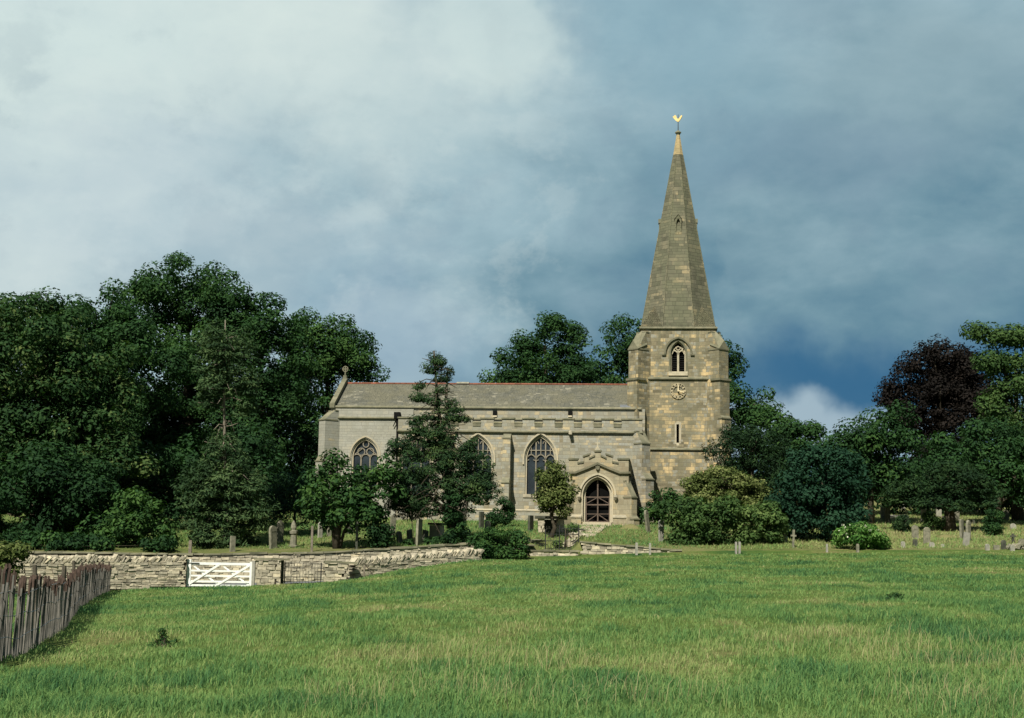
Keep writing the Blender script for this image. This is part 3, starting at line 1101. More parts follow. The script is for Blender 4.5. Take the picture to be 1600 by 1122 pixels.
stone_wall('dry_stone_wall', 'near dry stone wall climbing rightward from the small iron gate until grass buries it', [(x, float(W1(x)) + .05) for x in np.linspace(sg_r + 1.15, -1.6, 10)], low1, lambda x, y: topR(x, y), .5, .10, 'cock', 'stone walls')
stone_wall('wall_pier', 'low flat topped stone block just right of the small iron gate', [(sg_r, 70.0), (sg_r + 1.15, 70.25)], low1, lambda x, y: at(520, 880, 70).z, .55, .15, 'flat', 'stone walls')

# churchyard retaining wall behind the lane
top2 = zfrom([(-400, 859, 74), (40, 864, 75), (300, 868, 76), (500, 865, 77), (600, 859, 78), (740, 850, 79.5), (822, 853, 81)])
xe = at(822, 850, 81).x
stone_wall('retaining_wall', 'long pale churchyard wall with mossy flat coping behind the lane, left of the round bush', [(x, float(W2(x)) + .15) for x in np.linspace(-42, xe, 22)], low2, top2, .5, .13, 'flat', 'stone walls')
xs_ = at(906, 850, 81).x
top3 = zfrom([(906, 848, 81), (960, 852, 81), (1055, 861, 81), (1100, 863, 81)])
stone_wall('retaining_wall', 'whitish rubble churchyard wall below the porch, sloping down to the right', [(x, 81.15) for x in np.linspace(xs_, 9.4, 8)], low2, top3, .5, .13, 'flat', 'stone walls')
# returns at the entrance
stone_wall('retaining_wall', 'stub of rubble wall turning in beside the churchyard entrance, left of the railings', [(xe, 81.3), (xe + .9, 84.2)], lambda x, y: hz(x, y) - .2, lambda x, y: at(835, 846, 82).z, .5, .13, 'flat', 'stone walls')
stone_wall('kerb_wall', 'low line of stones under the iron railings at the churchyard entrance', [(at(826, 860, 80.4).x, 80.3), (at(905, 860, 80.4).x, 80.35)], lambda x, y: low2(x, y) - .1, lambda x, y: at(860, 862, 80.4).z, .35, .12, 'flat', 'stone walls')


# ------------------------------------------------------------------ white five-bar gate
def white_gate():
    D = 69.1
    pl = at(291.5, 917, D)
    pr = at(391.5, 917, D)
    base = hz((pl.x + pr.x) / 2, 68.9)
    root = empty('field_gate', (pl.x, D, pl.z + .04))
    tag(root, 'white painted five bar timber gate with crossed braces, closed across the wall opening', 'gate')
    W = pr.x - pl.x
    s = D / FPX
    Ht = 41 * s

    def Z(py): return (917 - py) * s

    def X(px): return (px - 291.5) * s
    w = MAT['white']
    m = MB(); m.box(X(291), X(297.3), -.05, .05, Z(917), Z(876), .5); m.build('hanging_stile', w, root)
    m = MB(); m.box(X(388), X(392.3), -.045, .045, Z(917), Z(878.5), .5); m.build('closing_stile', w, root)
    for (a, b, l0, r0) in [(884.2, 880.3, 0, 0), (894.5, 891.8, 0, 0), (902.2, 899.6, 0, 0), (911, 908, 0, 0), (917, 914, 0, 0)]:
        m = MB(); m.box(X(297.2), X(388.2), -.022, .022, Z(a), Z(b), .5); m.build('rail', w, root)
    for (x0, y0, x1, y1, th) in [(293.5, 915, 341, 883, 3.2), (338, 915, 388, 883.5, 3.2)]:
        m = MB(); m.strip([(X(x0), Z(y0)), (X(x1), Z(y1))], th * s, -.055, -.024, .5); m.build('brace', w, root)
    for (x0, y0, x1, y1, th) in [(301, 886, 341, 915, 2.4), (347, 886, 388, 915, 2.4)]:
        m = MB(); m.strip([(X(x0), Z(y0)), (X(x1), Z(y1))], th * s, .024, .05, .5); m.build('brace', w, root)
    m = MB(); m.box(X(291), X(310), -.06, -.052, Z(882.6), Z(881.2), .5); m.build('hinge_strap', MAT['iron'], root)
    # posts
    p = MB(); p.box(-.07, .07, -.08, .08, -.2, 1.32, .5)
    o = p.build('gate_post', MAT['woodpost'], None, loc=(at(288.5, 917, D).x, D + .05, pl.z)); tag(o, 'slim dark timber post on the left of the white gate', 'post', 'gate posts')
    p = MB(); p.box(-.07, .07, -.08, .08, -.2, 1.25, .6)
    o = p.build('gate_post', MAT['post'], None, loc=(at(395, 917, D).x, D + .02, pr.z)); tag(o, 'pale post on the right of the white gate against the stone pier', 'post', 'gate posts')


white_gate()


def small_gate():
    D = 69.75
    l = at(441, 913, D); r = at(503, 911, D)
    s = D / FPX
    root = empty('iron_gate', (l.x, D, l.z + .02))
    tag(root, 'small thin barred metal gate in the wall gap right of the stone pier', 'gate')
    W = r.x - l.x
    m = MB()
    for i in range(13):
        x = .12 + (W - .2) * i / 12
        m.tube([(x, 0, .03), (x, 0, 1.02)], .009, 5)
    m.build('bars', MAT['iron'], root)
    m = MB()
    for z in (.05, .35, .8, 1.02):
        m.tube([(.08, 0, z), (W - .04, 0, z)], .013, 5)
    m.tube([(.09, 0, .0), (.09, 0, 1.08)], .02, 6)
    m.tube([(W - .05, 0, .0), (W - .05, 0, 1.05)], .02, 6)
    m.build('frame', MAT['iron'], root)
    p = MB(); p.box(-.06, .06, -.1, .1, -.2, 1.18, .3)
    o = p.build('gate_post', MAT['gravedark'], None, loc=(l.x - .02, D, l.z)); tag(o, 'dark stone post on the left of the small iron gate', 'post', 'gate posts')


small_gate()


# railings at the entrance of the churchyard
def railings():
    D = 81.6
    l = at(852, 858, D); r = at(904, 858, D)
    root = empty('railings', (l.x, D, hz(l.x, D) - .02))
    tag(root, 'black iron railings with a taller hooped gate frame at the churchyard entrance', 'railings')
    W = r.x - l.x
    m = MB()
    n = 12
    for i in range(n + 1):
        x = W * i / n
        h = 1.0 if i < 5 else 1.35
        m.tube([(x, 0, -.1), (x, 0, h + .05 * (i % 2))], .012, 5)
    m.build('bars', MAT['iron'], root)
    m = MB()
    for z in (.12, .55, .92):
        m.tube([(0, 0, z), (W, 0, z)], .014, 5)
    m.tube([(W * .42, 0, 1.25), (W, 0, 1.25)], .014, 5)
    m.tube([(W * .42, 0, -.1), (W * .42, 0, 1.45)], .028, 6)
    m.tube([(W, 0, -.1), (W, 0, 1.5)], .03, 6)
    m.tube([(0, 0, -.1), (0, 0, 1.2)], .028, 6)
    m.build('frame', MAT['iron'], root)


railings()


# ------------------------------------------------------------------ chestnut paling fence at left
def paling_fence():
    base = [(-8.6, 15.5), (at(-30, 1045, 18.2).x, 18.2), (at(25, 1018, 21).x, 21), (at(55, 1004, 23).x, 23), (at(80, 996, 25).x, 25), (at(106, 976, 30).x, 30), (at(125, 951, 40).x, 40), (at(142, 942, 47).x, 47), (at(155, 937, 53).x, 53), (at(163, 925, 60).x, 60), (at(166, 922, 64).x, 64.5)]
    P = np.array(base)
    d = np.hypot(*(P[1:] - P[:-1]).T)
    S = np.concatenate([[0], np.cumsum(d)])
    L = S[-1]
    x0, y0 = base[2]
    root = empty('paling_fence', (x0, y0, hz(x0, y0)))
    tag(root, 'weathered split chestnut paling fence with wires and brown tips running away at the left edge', 'fence')
    loc = Vector(root.location)

    def pos(s):
        return float(np.interp(s, S, P[:, 0])), float(np.interp(s, S, P[:, 1]))

    def hs(s):     # sagging run of pale tops
        return float(np.interp(s, S, [1.32, 1.30, 1.19, 1.10, .98, 1.02, 1.16, 1.14, 1.12, 1.14, 1.15])) + .03 * math.sin(s * 1.7)
    s = 0.1
    k = 0
    far = MB()
    while s < L:
        x, y = pos(s)
        x2, y2 = pos(min(s + .1, L))
        a = math.atan2(y2 - y, x2 - x)
        z = hz(x, y)
        h = hs(s) + random.gauss(0, .03)
        w = random.uniform(.04, .075)
        th = random.uniform(.022, .034)
        M = Matrix.Translation((0, 0, 0)) @ Matrix.Rotation(a, 4, 'Z') @ Matrix.Rotation(random.gauss(0.03, .04), 4, 'Y') @ Matrix.Rotation(random.gauss(0, .03), 4, 'X')
        br = random.uniform(.09, .26)
        bow = random.gauss(0, .012)
        t = min(1, max(0, random.gauss(.5, .18)))
        wl, wr = random.uniform(.75, 1), random.uniform(.75, 1)
        sec = MB()
        tgt = sec if k < 100 else far
        MM = M if k < 100 else Matrix.Translation(Vector((x, y, z)) - loc) @ M
        low = [(-w / 2, -.05), (-w / 2 * wl + bow, h - br), (w / 2 * wr + bow, h - br), (w / 2, -.05)]
        up = [(-w / 2 * wl + bow, h - br), (-w / 2 * wl, h - .08), (random.uniform(-.3, .3) * w, h), (w / 2 * wr, h - .06), (w / 2 * wr + bow, h - br)]
        for prof, mi in ((low, 0), (up, 1)):
            n_ = len(prof)
            vs = [(q, -th / 2, r_) for (q, r_) in prof] + [(q, th / 2, r_) for (q, r_) in prof]
            fs = [tuple(range(n_)), tuple(range(2 * n_ - 1, n_ - 1, -1))] + [(i, i + n_, (i + 1) % n_ + n_, (i + 1) % n_) for i in range(n_)]
            tgt.add(vs, fs, t, mi, MM)
        if k < 100:
            sec.build('paling', [MAT['pale'], MAT['palebrown']], root, uv=False, loc=Vector((x, y, z)) - loc)
        k += 1
        s += w + random.uniform(.03, .085)
    # far pales: object heights follow the ground, material uses object z, so keep each set separately bound
    o = far.build('paling', [MAT['pale'], MAT['palebrown']], root, uv=False)
    o['kind'] = 'stuff'
    # wires
    for hh in (.30, .62, .92):
        pts = []
        for s in np.linspace(0, L, 90):
            x, y = pos(s)
            pts.append(Vector((x + .03, y - .03, hz(x, y) + hh + .02 * math.sin(s * 2.3 + hh * 9))) - loc)
        m = MB()
        m.tube(pts, .0055, 4)
        m.build('wire', MAT['wire'], root, uv=False)
    # stakes
    for s in (2.0, 4.9, 8.2, 13.5, 19.5, 27, 35, 43, L - .1):
        x, y = pos(min(s, L))
        z = hz(x, y)
        m = MB()
        r = random.uniform(.045, .06)
        m.tube([(0, 0, -.2), (.01, .01, .7), (random.uniform(-.03, .03), 0, random.uniform(1.2, 1.32) + (.1 if s > L - 1 else 0))], [r, r * .95, r * .8], 7)
        m.build('stake', MAT['woodpost'], root, uv=False, loc=Vector((x - .06, y + .05, z)) - loc)


paling_fence()


# small posts along the field edge and in the yard
def small_post(px, py0, py1, w, mat, label, D=None, lean=0.0, name='post'):
    g = ground_hit(px, py1) if D is None else at(px, py1, D)
    if D is not None:
        g.z = hz(g.x, D)
    s = g.y / FPX
    h = (py1 - py0) * s
    m = MB()
    r = w * s / 2
    n = 3
    m.box(-r, r, -r, r, -.15, h, .5, jit=.006)
    m.box(-r * .8, r * .8, -r * .8, r * .8, h - .01, h + r * .5, .55, jit=.004)
    o = m.build(name, mat, None, loc=g)
    o.rotation_euler = (0, lean, 0)
    tag(o, label, 'post', 'small posts around the churchyard')
    return o


small_post(994.5, 848, 866, 3.6, MAT['gravepale'], 'white painted post in front of the rubble wall, nearer the porch', 79.9)
small_post(1015.5, 849, 866, 3.2, MAT['gravepale'], 'white painted post at the low right end of the rubble wall', 79.9)
small_post(1150, 845, 863, 3.2, MAT['post'], 'left one of two slim pale posts side by side beneath a leafy bush', 79.6)
small_post(1155.5, 845, 863, 3.4, MAT['post'], 'right one of two slim pale posts side by side beneath a leafy bush', 79.6)
small_post(1292, 846, 858, 3.0, MAT['post'], 'short pale post at the foot of the big yew, left of the white flowered bush', 80.0)
small_post(1340, 846, 858, 4.0, MAT['grave'], 'short stone post in front of the white flowered bush', 79.8)
small_post(297, 846, 866, 4.5, MAT['barkpale'], 'thick pale wooden post behind the wall directly above the left end of the white gate', 76.6)
small_post(487, 820, 859, 3.2, MAT['barkpale'], 'tall thin brown post on the grass left of the multi stemmed small tree', 77.6)
small_post(557, 815, 858, 3.6, MAT['gravedark'], 'tall black post just left of the dark bush behind the wall', 78.2)
small_post(569, 880, 898, 2.6, MAT['barkpale'], 'thin grey fence post before the near stone wall, right of the small iron gate', 70.2)
# strut leaning on the last one
_g = at(583, 897, 70.2)
m = MB(); m.tube([(0, 0, -.05), (-.44, 0, .52)], .03, 6)
tag(m.build('timber_strut', MAT['woodpost'], None, loc=_g), 'slanting timber strut propped against the thin post by the near wall', 'strut')


# ------------------------------------------------------------------ the church
CO = Vector((0, 100, 0))
CD = Vector((math.cos(FACA), math.sin(FACA), 0))
CN = Vector((-math.sin(FACA), math.cos(FACA), 0))
CZ = 3.05                                       # level of the church floor
church = empty('church', (CO.x, CO.y, CZ), FACA)
tag(church, 'medieval stone parish church with long slated nave, battlemented aisle, porch and tall spire', 'church')


def C(px, py, v=0.0):
    """local (u, w) of the picture point on the plane at local depth v"""
    a, b = ray(px, py)
    r = Vector((a, 1, b))
    o = Vector((0, 0, EYE))
    den = r.dot(CN)
    t = (v + (CO - o).dot(CN)) / den
    p = o + r * t
    return (p - CO).dot(CD), p.z - CZ


def arch_pts(cx, hw, sill, spring, apex, n=10):
    """closed outline of a pointed opening (counter-clockwise)"""
    rise = apex - spring
    Rr = (hw * hw + rise * rise) / (2 * hw)
    out = [(cx - hw, sill), (cx + hw, sill)]
    # right arc: centre at (cx + hw - Rr, spring)
    c0 = cx + hw - Rr
    a1 = math.atan2(rise, cx - c0)
    for i in range(n + 1):
        a = a1 * i / n
        out.append((c0 + Rr * math.cos(a), spring + Rr * math.sin(a)))
    c1 = cx - hw + Rr
    for i in range(n - 1, -1, -1):
        a = a1 * i / n
        out.append((c1 - Rr * math.cos(a), spring + Rr * math.sin(a)))
    return out


def arch_line(cx, hw, spring, apex, n=10, leg=0.0):
    p = arch_pts(cx, hw, spring - leg, spring, apex, n)
    return [p[1]] + p[2:] + [p[0]] if leg else p[2:]


def arch_h(cx, hw, spring, apex, x):
    """height of the arch soffit at x"""
    rise = apex - spring
    Rr = (hw * hw + rise * rise) / (2 * hw)
    dx = min(abs(x - cx), hw)
    return spring + math.sqrt(max(0, Rr * Rr - (dx + Rr - hw) ** 2))


def pitched(m, u0, u1, v0, w0, v1, w1, th, tint=.5, mi=0):
    """a sloping slab between two eaves lines"""
    vs = [(u0, v0, w0), (u1, v0, w0), (u1, v1, w1), (u0, v1, w1), (u0, v0, w0 - th), (u1, v0, w0 - th), (u1, v1, w1 - th), (u0, v1, w1 - th)]
    m.add(vs, [(0, 1, 2, 3), (7, 6, 5, 4), (0, 4, 5, 1), (1, 5, 6, 2), (2, 6, 7, 3), (3, 7, 4, 0)], tint, mi)


def buttress(m, cu, cv, ang, width, prof, tint=.5, capmat=1):
    """prof: list of (projection, height) from the ground up; offsets slope between; ang = outward direction"""
    M = Matrix.Translation((cu, cv, 0)) @ Matrix.Rotation(ang, 4, 'Z')
    # local x = outward, y = sideways
    poly = [(-.35, -1.2)] + [(p, h) for p, h in prof] + [(-.35, prof[-1][1])]
    n = len(poly)
    hw = width / 2
    vs = [(a, -hw, b) for a, b in poly] + [(a, hw, b) for a, b in poly]
    tri = geometry.tessellate_polygon([[Vector((a, b, 0)) for a, b in poly]])
    m.add(vs, [tuple(t) for t in tri] + [tuple(i + n for i in reversed(t)) for t in tri], tint, 0, M)
    for i in range(n):
        j = (i + 1) % n
        sl = abs(poly[i][0] - poly[j][0]) > .05 and poly[i][1] > 0 and poly[j][1] > 0
        m.add([vs[i], vs[j], vs[j + n], vs[i + n]], [(0, 3, 2, 1)], tint, capmat if sl else 0, M)
    # drip mould at the foot of each sloping set-off
    for i in range(1, n - 1):
        if poly[i + 1][0] < poly[i][0] - .05 and poly[i][1] > 0:
            a, b = poly[i]
            m.box(-.1 if i > n - 4 else a - .35, a + .05, -hw - .04, hw + .04, b - .07, b + .015, .45, capmat, M)


VC = 2.6            # plane of chancel wall and clerestory
VR = 6.4            # ridge
VB = 10.2
uCL = C(517, 700, VC)[0]
uA0 = C(622, 700, 0)[0]
uA1 = C(1001, 700, 0)[0]
wPT = C(700, 636, VC)[1]        # top of clerestory parapet
wPB = C(600, 653, VC)[1]
wR = C(760, 600.5, VR)[1]
uT0 = C(1002, 512, 3.4)[0]
uT1 = C(1118, 512, 3.4)[0]
TW = uT1 - uT0
VT = 3.4
# shared materials
AM = [MAT['aisle'], MAT['coping'], MAT['dress']]
CM = [MAT['chancel'], MAT['coping'], MAT['dress']]


def string(m, u0, u1, v, w, h=.12, proj=.10, tint=.45, mi=1):
    """moulded string course: sloped top, undercut foot"""
    poly = [(v + .05, w + h * .6), (v - proj * .35, w + h * .5), (v - proj, w), (v - proj, w - h * .35), (v - proj * .25, w - h * .6), (v + .05, w - h * .6)]
    vs = [(u0, a, b) for a, b in poly] + [(u1, a, b) for a, b in poly]
    n = len(poly)
    m.add(vs, [tuple(range(n)), tuple(range(2 * n - 1, n - 1, -1))] + [(i, i + n, (i + 1) % n + n, (i + 1) % n) for i in range(n)], tint, mi)


# ---- chancel
def chancel():
    cxa, sp = C(570.5, 713, VC)
    hw = (C(591.5, 720, VC)[0] - C(549.5, 720, VC)[0]) / 2
    ap = C(570.5, 685, VC)[1]
    sill = C(570, 762, VC)[1]
    hole = arch_pts(cxa, hw, sill, sp, ap)
    m = MB()
    m.wall([(uCL, -1.3), (uA0 + .5, -1.3), (uA0 + .5, wPT - .02), (uCL, wPT - .02)], [hole], VC, .38, .5, 0)
    # east end with gable
    g = [(VC, -1.3), (VB, -1.3), (VB, wPT), (VR, wR + .05), (VC, wPT)]
    m.add([(uCL, a, b) for a, b in g], [(0, 4, 3, 2, 1)], .5, 0)
    m.box(uCL + .01, uA0 + 8, VB - .4, VB, -1.3, wPT - .1, .5, 0)
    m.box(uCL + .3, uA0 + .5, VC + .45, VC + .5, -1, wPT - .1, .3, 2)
    m.build('chancel_wall', CM, church)
    # parapet band with strings
    p = MB()
    p.box(uCL - .06, uA0 + .6, VC - .06, VC + .25, wPB + .05, wPT - .05, .5, 0)
    string(p, uCL - .12, uA0 + .5, VC - .06, wPB, .14, .10)
    string(p, uCL - .12, uA0 + .5, VC - .06, wPT - .03, .16, .08)
    p.build('chancel_parapet', [MAT['chancel'], MAT['coping']], church)
    # gable coping, raised, with kneeler and finial cross
    p = MB()
    rise = .32
    for (va, wa, vb, wb) in [(VC - .25, wPT - .12, VR, wR + .12), (VB + .2, wPT - .12, VR, wR + .12)]:
        vs = []
        for (u) in (uCL - .14, uCL + .22):
            vs += [(u, va, wa), (u, vb, wb), (u, vb, wb + rise), (u, va, wa + rise)]
        p.add(vs, [(0, 1, 2, 3), (7, 6, 5, 4), (0, 4, 5, 1), (3, 2, 6, 7), (0, 3, 7, 4), (1, 5, 6, 2)], .45, 0)
    cp = p.build('gable_coping', MAT['coping'], church)
    q = MB()
    fu = uCL + .04
    q.box(fu - .13, fu + .13, VR - .14, VR + .14, wR + .3, wR + .62, .5)
    q.tube([(fu, VR, wR + .55), (fu, VR, wR + 1.0)], [.07, .045], 6)
    q.strip([(fu + .2 * math.cos(a), wR + 1.12 + .2 * math.sin(a)) for a in np.linspace(0, 2 * math.pi, 14)[:-1]], .06, VR - .04, VR + .04, closed=True)
    q.box(fu - .24, fu + .24, VR - .04, VR + .04, wR + 1.08, wR + 1.16)
    q.box(fu - .035, fu + .035, VR - .045, VR + .045, wR + .9, wR + 1.36)
    q.build('finial_cross', MAT['coping'], cp)
    # diagonal buttress at the corner
    b = MB()
    w1 = C(512, 655, VC - .6)[1]
    w2 = C(512, 641, VC)[1]
    wo = C(512, 712, VC - .8)[1]
    buttress(b, uCL + .1, VC + .1, R(-135), .85, [(1.15, -1.2), (1.15, wo - .35), (.95, wo), (.95, w1), (.1, w2)], .5)
    b.build('buttress', CM, church)
    # window
    win_root = MB()
    hm = MB()
    hm.strip(arch_line(cxa, hw + .12, sp, ap + .14, 10, .25), .10, VC - .07, VC + .02, .5, 0)
    ho = MB()
    # frame moulding
    ho.strip(arch_line(cxa, hw - .05, sp, ap - .07, 10, sp - sill), .12, VC + .1, VC + .34, .5)
    ho.box(cxa - hw - .1, cxa + hw + .1, VC - .06, VC + .3, sill - .16, sill + .02, .5)
    frame = ho.build('chancel_window', MAT['dress'], church)
    frame['label'] = 'chancel window of three lights with two circles and a third above'
    hm.build('hood_mould', MAT['dress'], frame)
    t = MB()
    v0, v1 = VC + .18, VC + .31
    lw = 2 * hw / 3
    hh = C(570, 716, VC)[1]     # springing of the light heads
    for k in (-1, 1):
        x = cxa + k * lw / 2
        t.strip([(x, sill), (x, hh + .12)], .085, v0, v1)
    for k in (-1, 0, 1):
        x = cxa + k * lw
        t.strip(arch_line(x, lw / 2 - .02, hh, hh + .30, 6), .07, v0, v1)
    cr = lw * .40
    cy = C(570, 706, VC)[1]
    for k in (-1, 1):
        x = cxa + k * lw / 2
        t.strip([(x + cr * math.cos(a), cy + .02 + cr * math.sin(a)) for a in np.linspace(0, 2 * math.pi, 15)[:-1]], .065, v0, v1, closed=True)
    cy2 = C(570, 693.5, VC)[1]
    t.strip([(cxa + cr * .8 * math.cos(a), cy2 + cr * .9 * math.sin(a)) for a in np.linspace(0, 2 * math.pi, 15)[:-1]], .065, v0, v1, closed=True)
    t.strip([(cxa - hw + .05, hh + .2), (cxa - cr * .9, cy + cr)], .05, v0, v1)
    t.strip([(cxa + hw - .05, hh + .2), (cxa + cr * .9, cy + cr)], .05, v0, v1)
    t.build('tracery', MAT['tracery'], frame)
    gl = MB()
    gl.add([(a, VC + .27, b) for a, b in hole], [tuple(tr) for tr in geometry.tessellate_polygon([[Vector((a, b, 0)) for a, b in hole]])])
    gl.build('pane', MAT['glass'], frame)


chancel()


# ---- aisle
def perp_window(px, m_holes, label):
    cx, sp = C(px, 718, 0)
    hw = (C(868.5, 720, 0)[0] - C(821, 720, 0)[0]) / 2
    ap = C(px, 680.5, 0)[1]
    sill = C(px, 773, 0)[1]
    hole = arch_pts(cx, hw, sill, sp, ap)
    m_holes.append(hole)
    fr = MB()
    fr.strip(arch_line(cx, hw - .05, sp, ap - .07, 12, sp - sill), .12, .1, .36, .5)
    fr.box(cx - hw - .12, cx + hw + .12, -.07, .3, sill - .2, sill + .02, .5)
    f = fr.build('aisle_window', MAT['dress'], church)
    f['label'] = label
    hm = MB()
    hm.strip(arch_line(cx, hw + .13, sp, ap + .16, 12, .35), .11, -.09, .02, .6)
    hm.build('hood_mould', MAT['dress'], f)
    t = MB()
    v0, v1 = .18, .32
    lw = 2 * (hw - .06) / 3
    hh = C(px, 719, 0)[1]
    tw = .085
    for k in (-1, 1):
        x = cx + k * lw / 2
        t.strip([(x, sill), (x, arch_h(cx, hw, sp, ap, x) - .05)], tw, v0, v1)
    for k in (-1, 0, 1):
        x = cx + k * lw
        t.strip(arch_line(x, lw / 2, hh, hh + .40, 6), .075, v0, v1)
        top = arch_h(cx, hw, sp, ap, x) - .05
        if top > hh + .42:
            t.strip([(x, hh + .38), (x, top)], .06, v0, v1)
        # cusps
        t.strip([(x - lw / 2 + .02, hh - .02), (x - lw / 4 + .02, hh + .03)], .05, v0, v1)
        t.strip([(x + lw / 2 - .02, hh - .02), (x + lw / 4 - .02, hh + .03)], .05, v0, v1)
    tz = C(px, 703.5, 0)[1]
    hwz = hw
    while arch_h(cx, hw, sp, ap, cx + hwz) < tz and hwz > 0:
        hwz -= .02
    t.strip([(cx - hwz, tz), (cx + hwz, tz)], .06, v0 + .01, v1 - .01)
    tz2 = C(px, 691, 0)[1]
    for k in (-.5, .5):
        t.strip(arch_line(cx + k * lw, lw / 4 + .02, tz2 - .1, tz2 + .1, 5), .05, v0, v1)
    for k in (-1.25, -.75, .75, 1.25):
        x = cx + k * lw
        if arch_h(cx, hw, sp, ap, x) > tz + .1:
            pass
    t.build('tracery', MAT['tracery'], f)
    gl = MB()
    gl.add([(a, .28, b) for a, b in hole], [tuple(tr) for tr in geometry.tessellate_polygon([[Vector((a, b, 0)) for a, b in hole]])])
    gl.build('pane', MAT['glass'], f)


wST = C(860, 675, 0)[1]      # aisle string
wMT = C(860, 655.3, 0)[1]    # merlon tops
wCR = C(860, 661.5, 0)[1]    # crenel bottoms


def aisle():
    holes = []
    perp_window(844.5, holes, 'aisle window right of the middle buttress, its tracery in clear view')
    perp_window(746.5, holes, 'aisle window left of the middle buttress, half hidden by the tall pine')
    perp_window(650, holes, 'aisle window nearest the chancel, hidden by the pine')
    # blocked or tiny windows are absent to the right of the porch
    m = MB()
    m.wall([(uA0, -1.3), (uA1, -1.3), (uA1, wST), (uA0, wST)], holes, 0, .4, .5, 0)
    m.add([(uA1, 0, -1.3), (uA1, VC + 8, -1.3), (uA1, VC + 8, wST - .2), (uA1, VC, wMT), (uA1, 0, wST)], [(0, 1, 2, 3, 4)], .5, 0)
    m.add([(uA0, 0, -1.3), (uA0, VC, -1.3), (uA0, VC, wMT), (uA0, 0, wST)], [(3, 2, 1, 0)], .5, 0)
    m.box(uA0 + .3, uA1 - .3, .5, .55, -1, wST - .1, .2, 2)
    # chamfered plinth
    m.box(uA0 - .02, uA1 + .05, -.14, .02, -1.3, C(800, 798, 0)[1], .5, 0)
    string(m, uA0 - .02, uA1 + .08, -.12, C(800, 797, 0)[1], .12, .06, .5, 2)
    m.build('aisle_wall', AM, church)
    # battlemented parapet: built as one outline
    p = MB()
    cren = [678, 711, 745, 778, 810, 841.5, 873, 903, 934, 965]
    pts = [(uA0 - .03, wST + .02)]
    pts.append((uA1 + .1, wST + .02))
    pts.append((uA1 + .1, wMT))
    for c in reversed(cren):
        c0 = C(c - 6.5, 660, 0)[0]
        c1 = C(c + 6.5, 660, 0)[0]
        pts += [(c1, wMT), (c1, wCR), (c0, wCR), (c0, wMT)]
    pts.append((uA0 - .03, wMT))
    p.ext(pts, -.05, .28, .5, 0)
    p.build('aisle_parapet', AM, church)
    k = MB()
    prev = C(cren[0] - 6.5, 660, 0)[0]
    edges = [uA0 - .03] + [q for c in cren for q in (C(c - 6.5, 660, 0)[0], C(c + 6.5, 660, 0)[0])] + [uA1 + .1]
    for i in range(0, len(edges), 2):
        a, b = edges[i], edges[i + 1]
        k.box(a - .05, b + .05, -.12, .33, wMT, wMT + .10, .5, 0)
        if i + 2 < len(edges):
            k.box(b + .0, edges[i + 2] - .0, -.11, .32, wCR - .01, wCR + .07, 1.0 if i % 4 else .62, 0)
            k.box(b + .02, edges[i + 2] - .02, -.085, -.048, wCR - .26, wCR - .012, .33, 0)
    string(k, uA0 - .05, uA1 + .14, -.05, wST, .15, .12, .4, 0)
    k.build('battlement_coping', MAT['coping'], church)
    # lean-to roof
    r = MB()
    pitched(r, uA0 + .05, uA1, .3, wST + .15, VC + .1, wPB - .35, .1)
    r.build('aisle_roof', MAT['lead'], church)
    # buttresses
    wtop0 = C(790, 684, -.6)[1]
    wtop1 = C(790, 677, 0)[1]
    woff = C(790, 747, -1.0)[1]
    for px, lb in ((697, 'slender stepped buttress behind the pine'), (791, 'slender stepped buttress between the two large windows')):
        b = MB()
        cu = C(px, 730, -.6)[0]
        buttress(b, cu, 0, R(-90), .55, [(1.15, -1.2), (1.15, woff - .3), (.72, woff + .05), (.72, wtop0), (.0, wtop1)])
        o = b.build('buttress', AM, church)
        o['label'] = lb
    b = MB()
    w_a = C(995, 690, -.4)[1]
    buttress(b, uA1 - .1, .1, R(-45), .80, [(1.05, -1.2), (1.05, C(998, 748, -.7)[1]), (.68, C(998, 741, -.5)[1] + .1), (.68, w_a - .1), (.1, w_a + .75)])
    b.build('buttress', AM, church)
    # gargoyle on the string course
    gq = MB()
    gu, gw = C(891.5, 677, -.1)
    gq.tube([(gu, .05, gw), (gu, -.25, gw + .03), (gu + .01, -.42, gw + .02)], [.15, .15, .10], 7)
    gq.box(gu - .1, gu + .1, -.5, -.3, gw - .1, gw + .06, .5, jit=.02)
    gq.build('gargoyle', MAT['dress'], church)
    # rusted drip stones on the buttress head
    # downpipe and hopper at the chancel-aisle junction
    d = MB()
    hu, hw_ = C(620.5, 650, VC - .3)
    d.box(hu - .22, hu + .22, VC - .42, VC - .05, hw_ - .2, hw_ + .28, .5)
    d.tube([(hu, VC - .25, hw_ - .2), (hu + .02, VC - .2, hw_ - .8), (hu + .1, VC - .2, 0)], .075, 6)
    hp = d.build('rainwater_hopper', MAT['dark'], church)
    d = MB()
    d.tube([(hu + .1, VC - .18, hw_ - .12), (C(650, 655, VC)[0], VC - .18, hw_ - .14)], .11, 6)
    d.tube([(hu - .1, VC - .2, hw_ - .3), (hu - .3, VC - .15, hw_ - .75)], .035, 5)
    d.build('gutter_pipe', MAT['dark'], hp)


aisle()


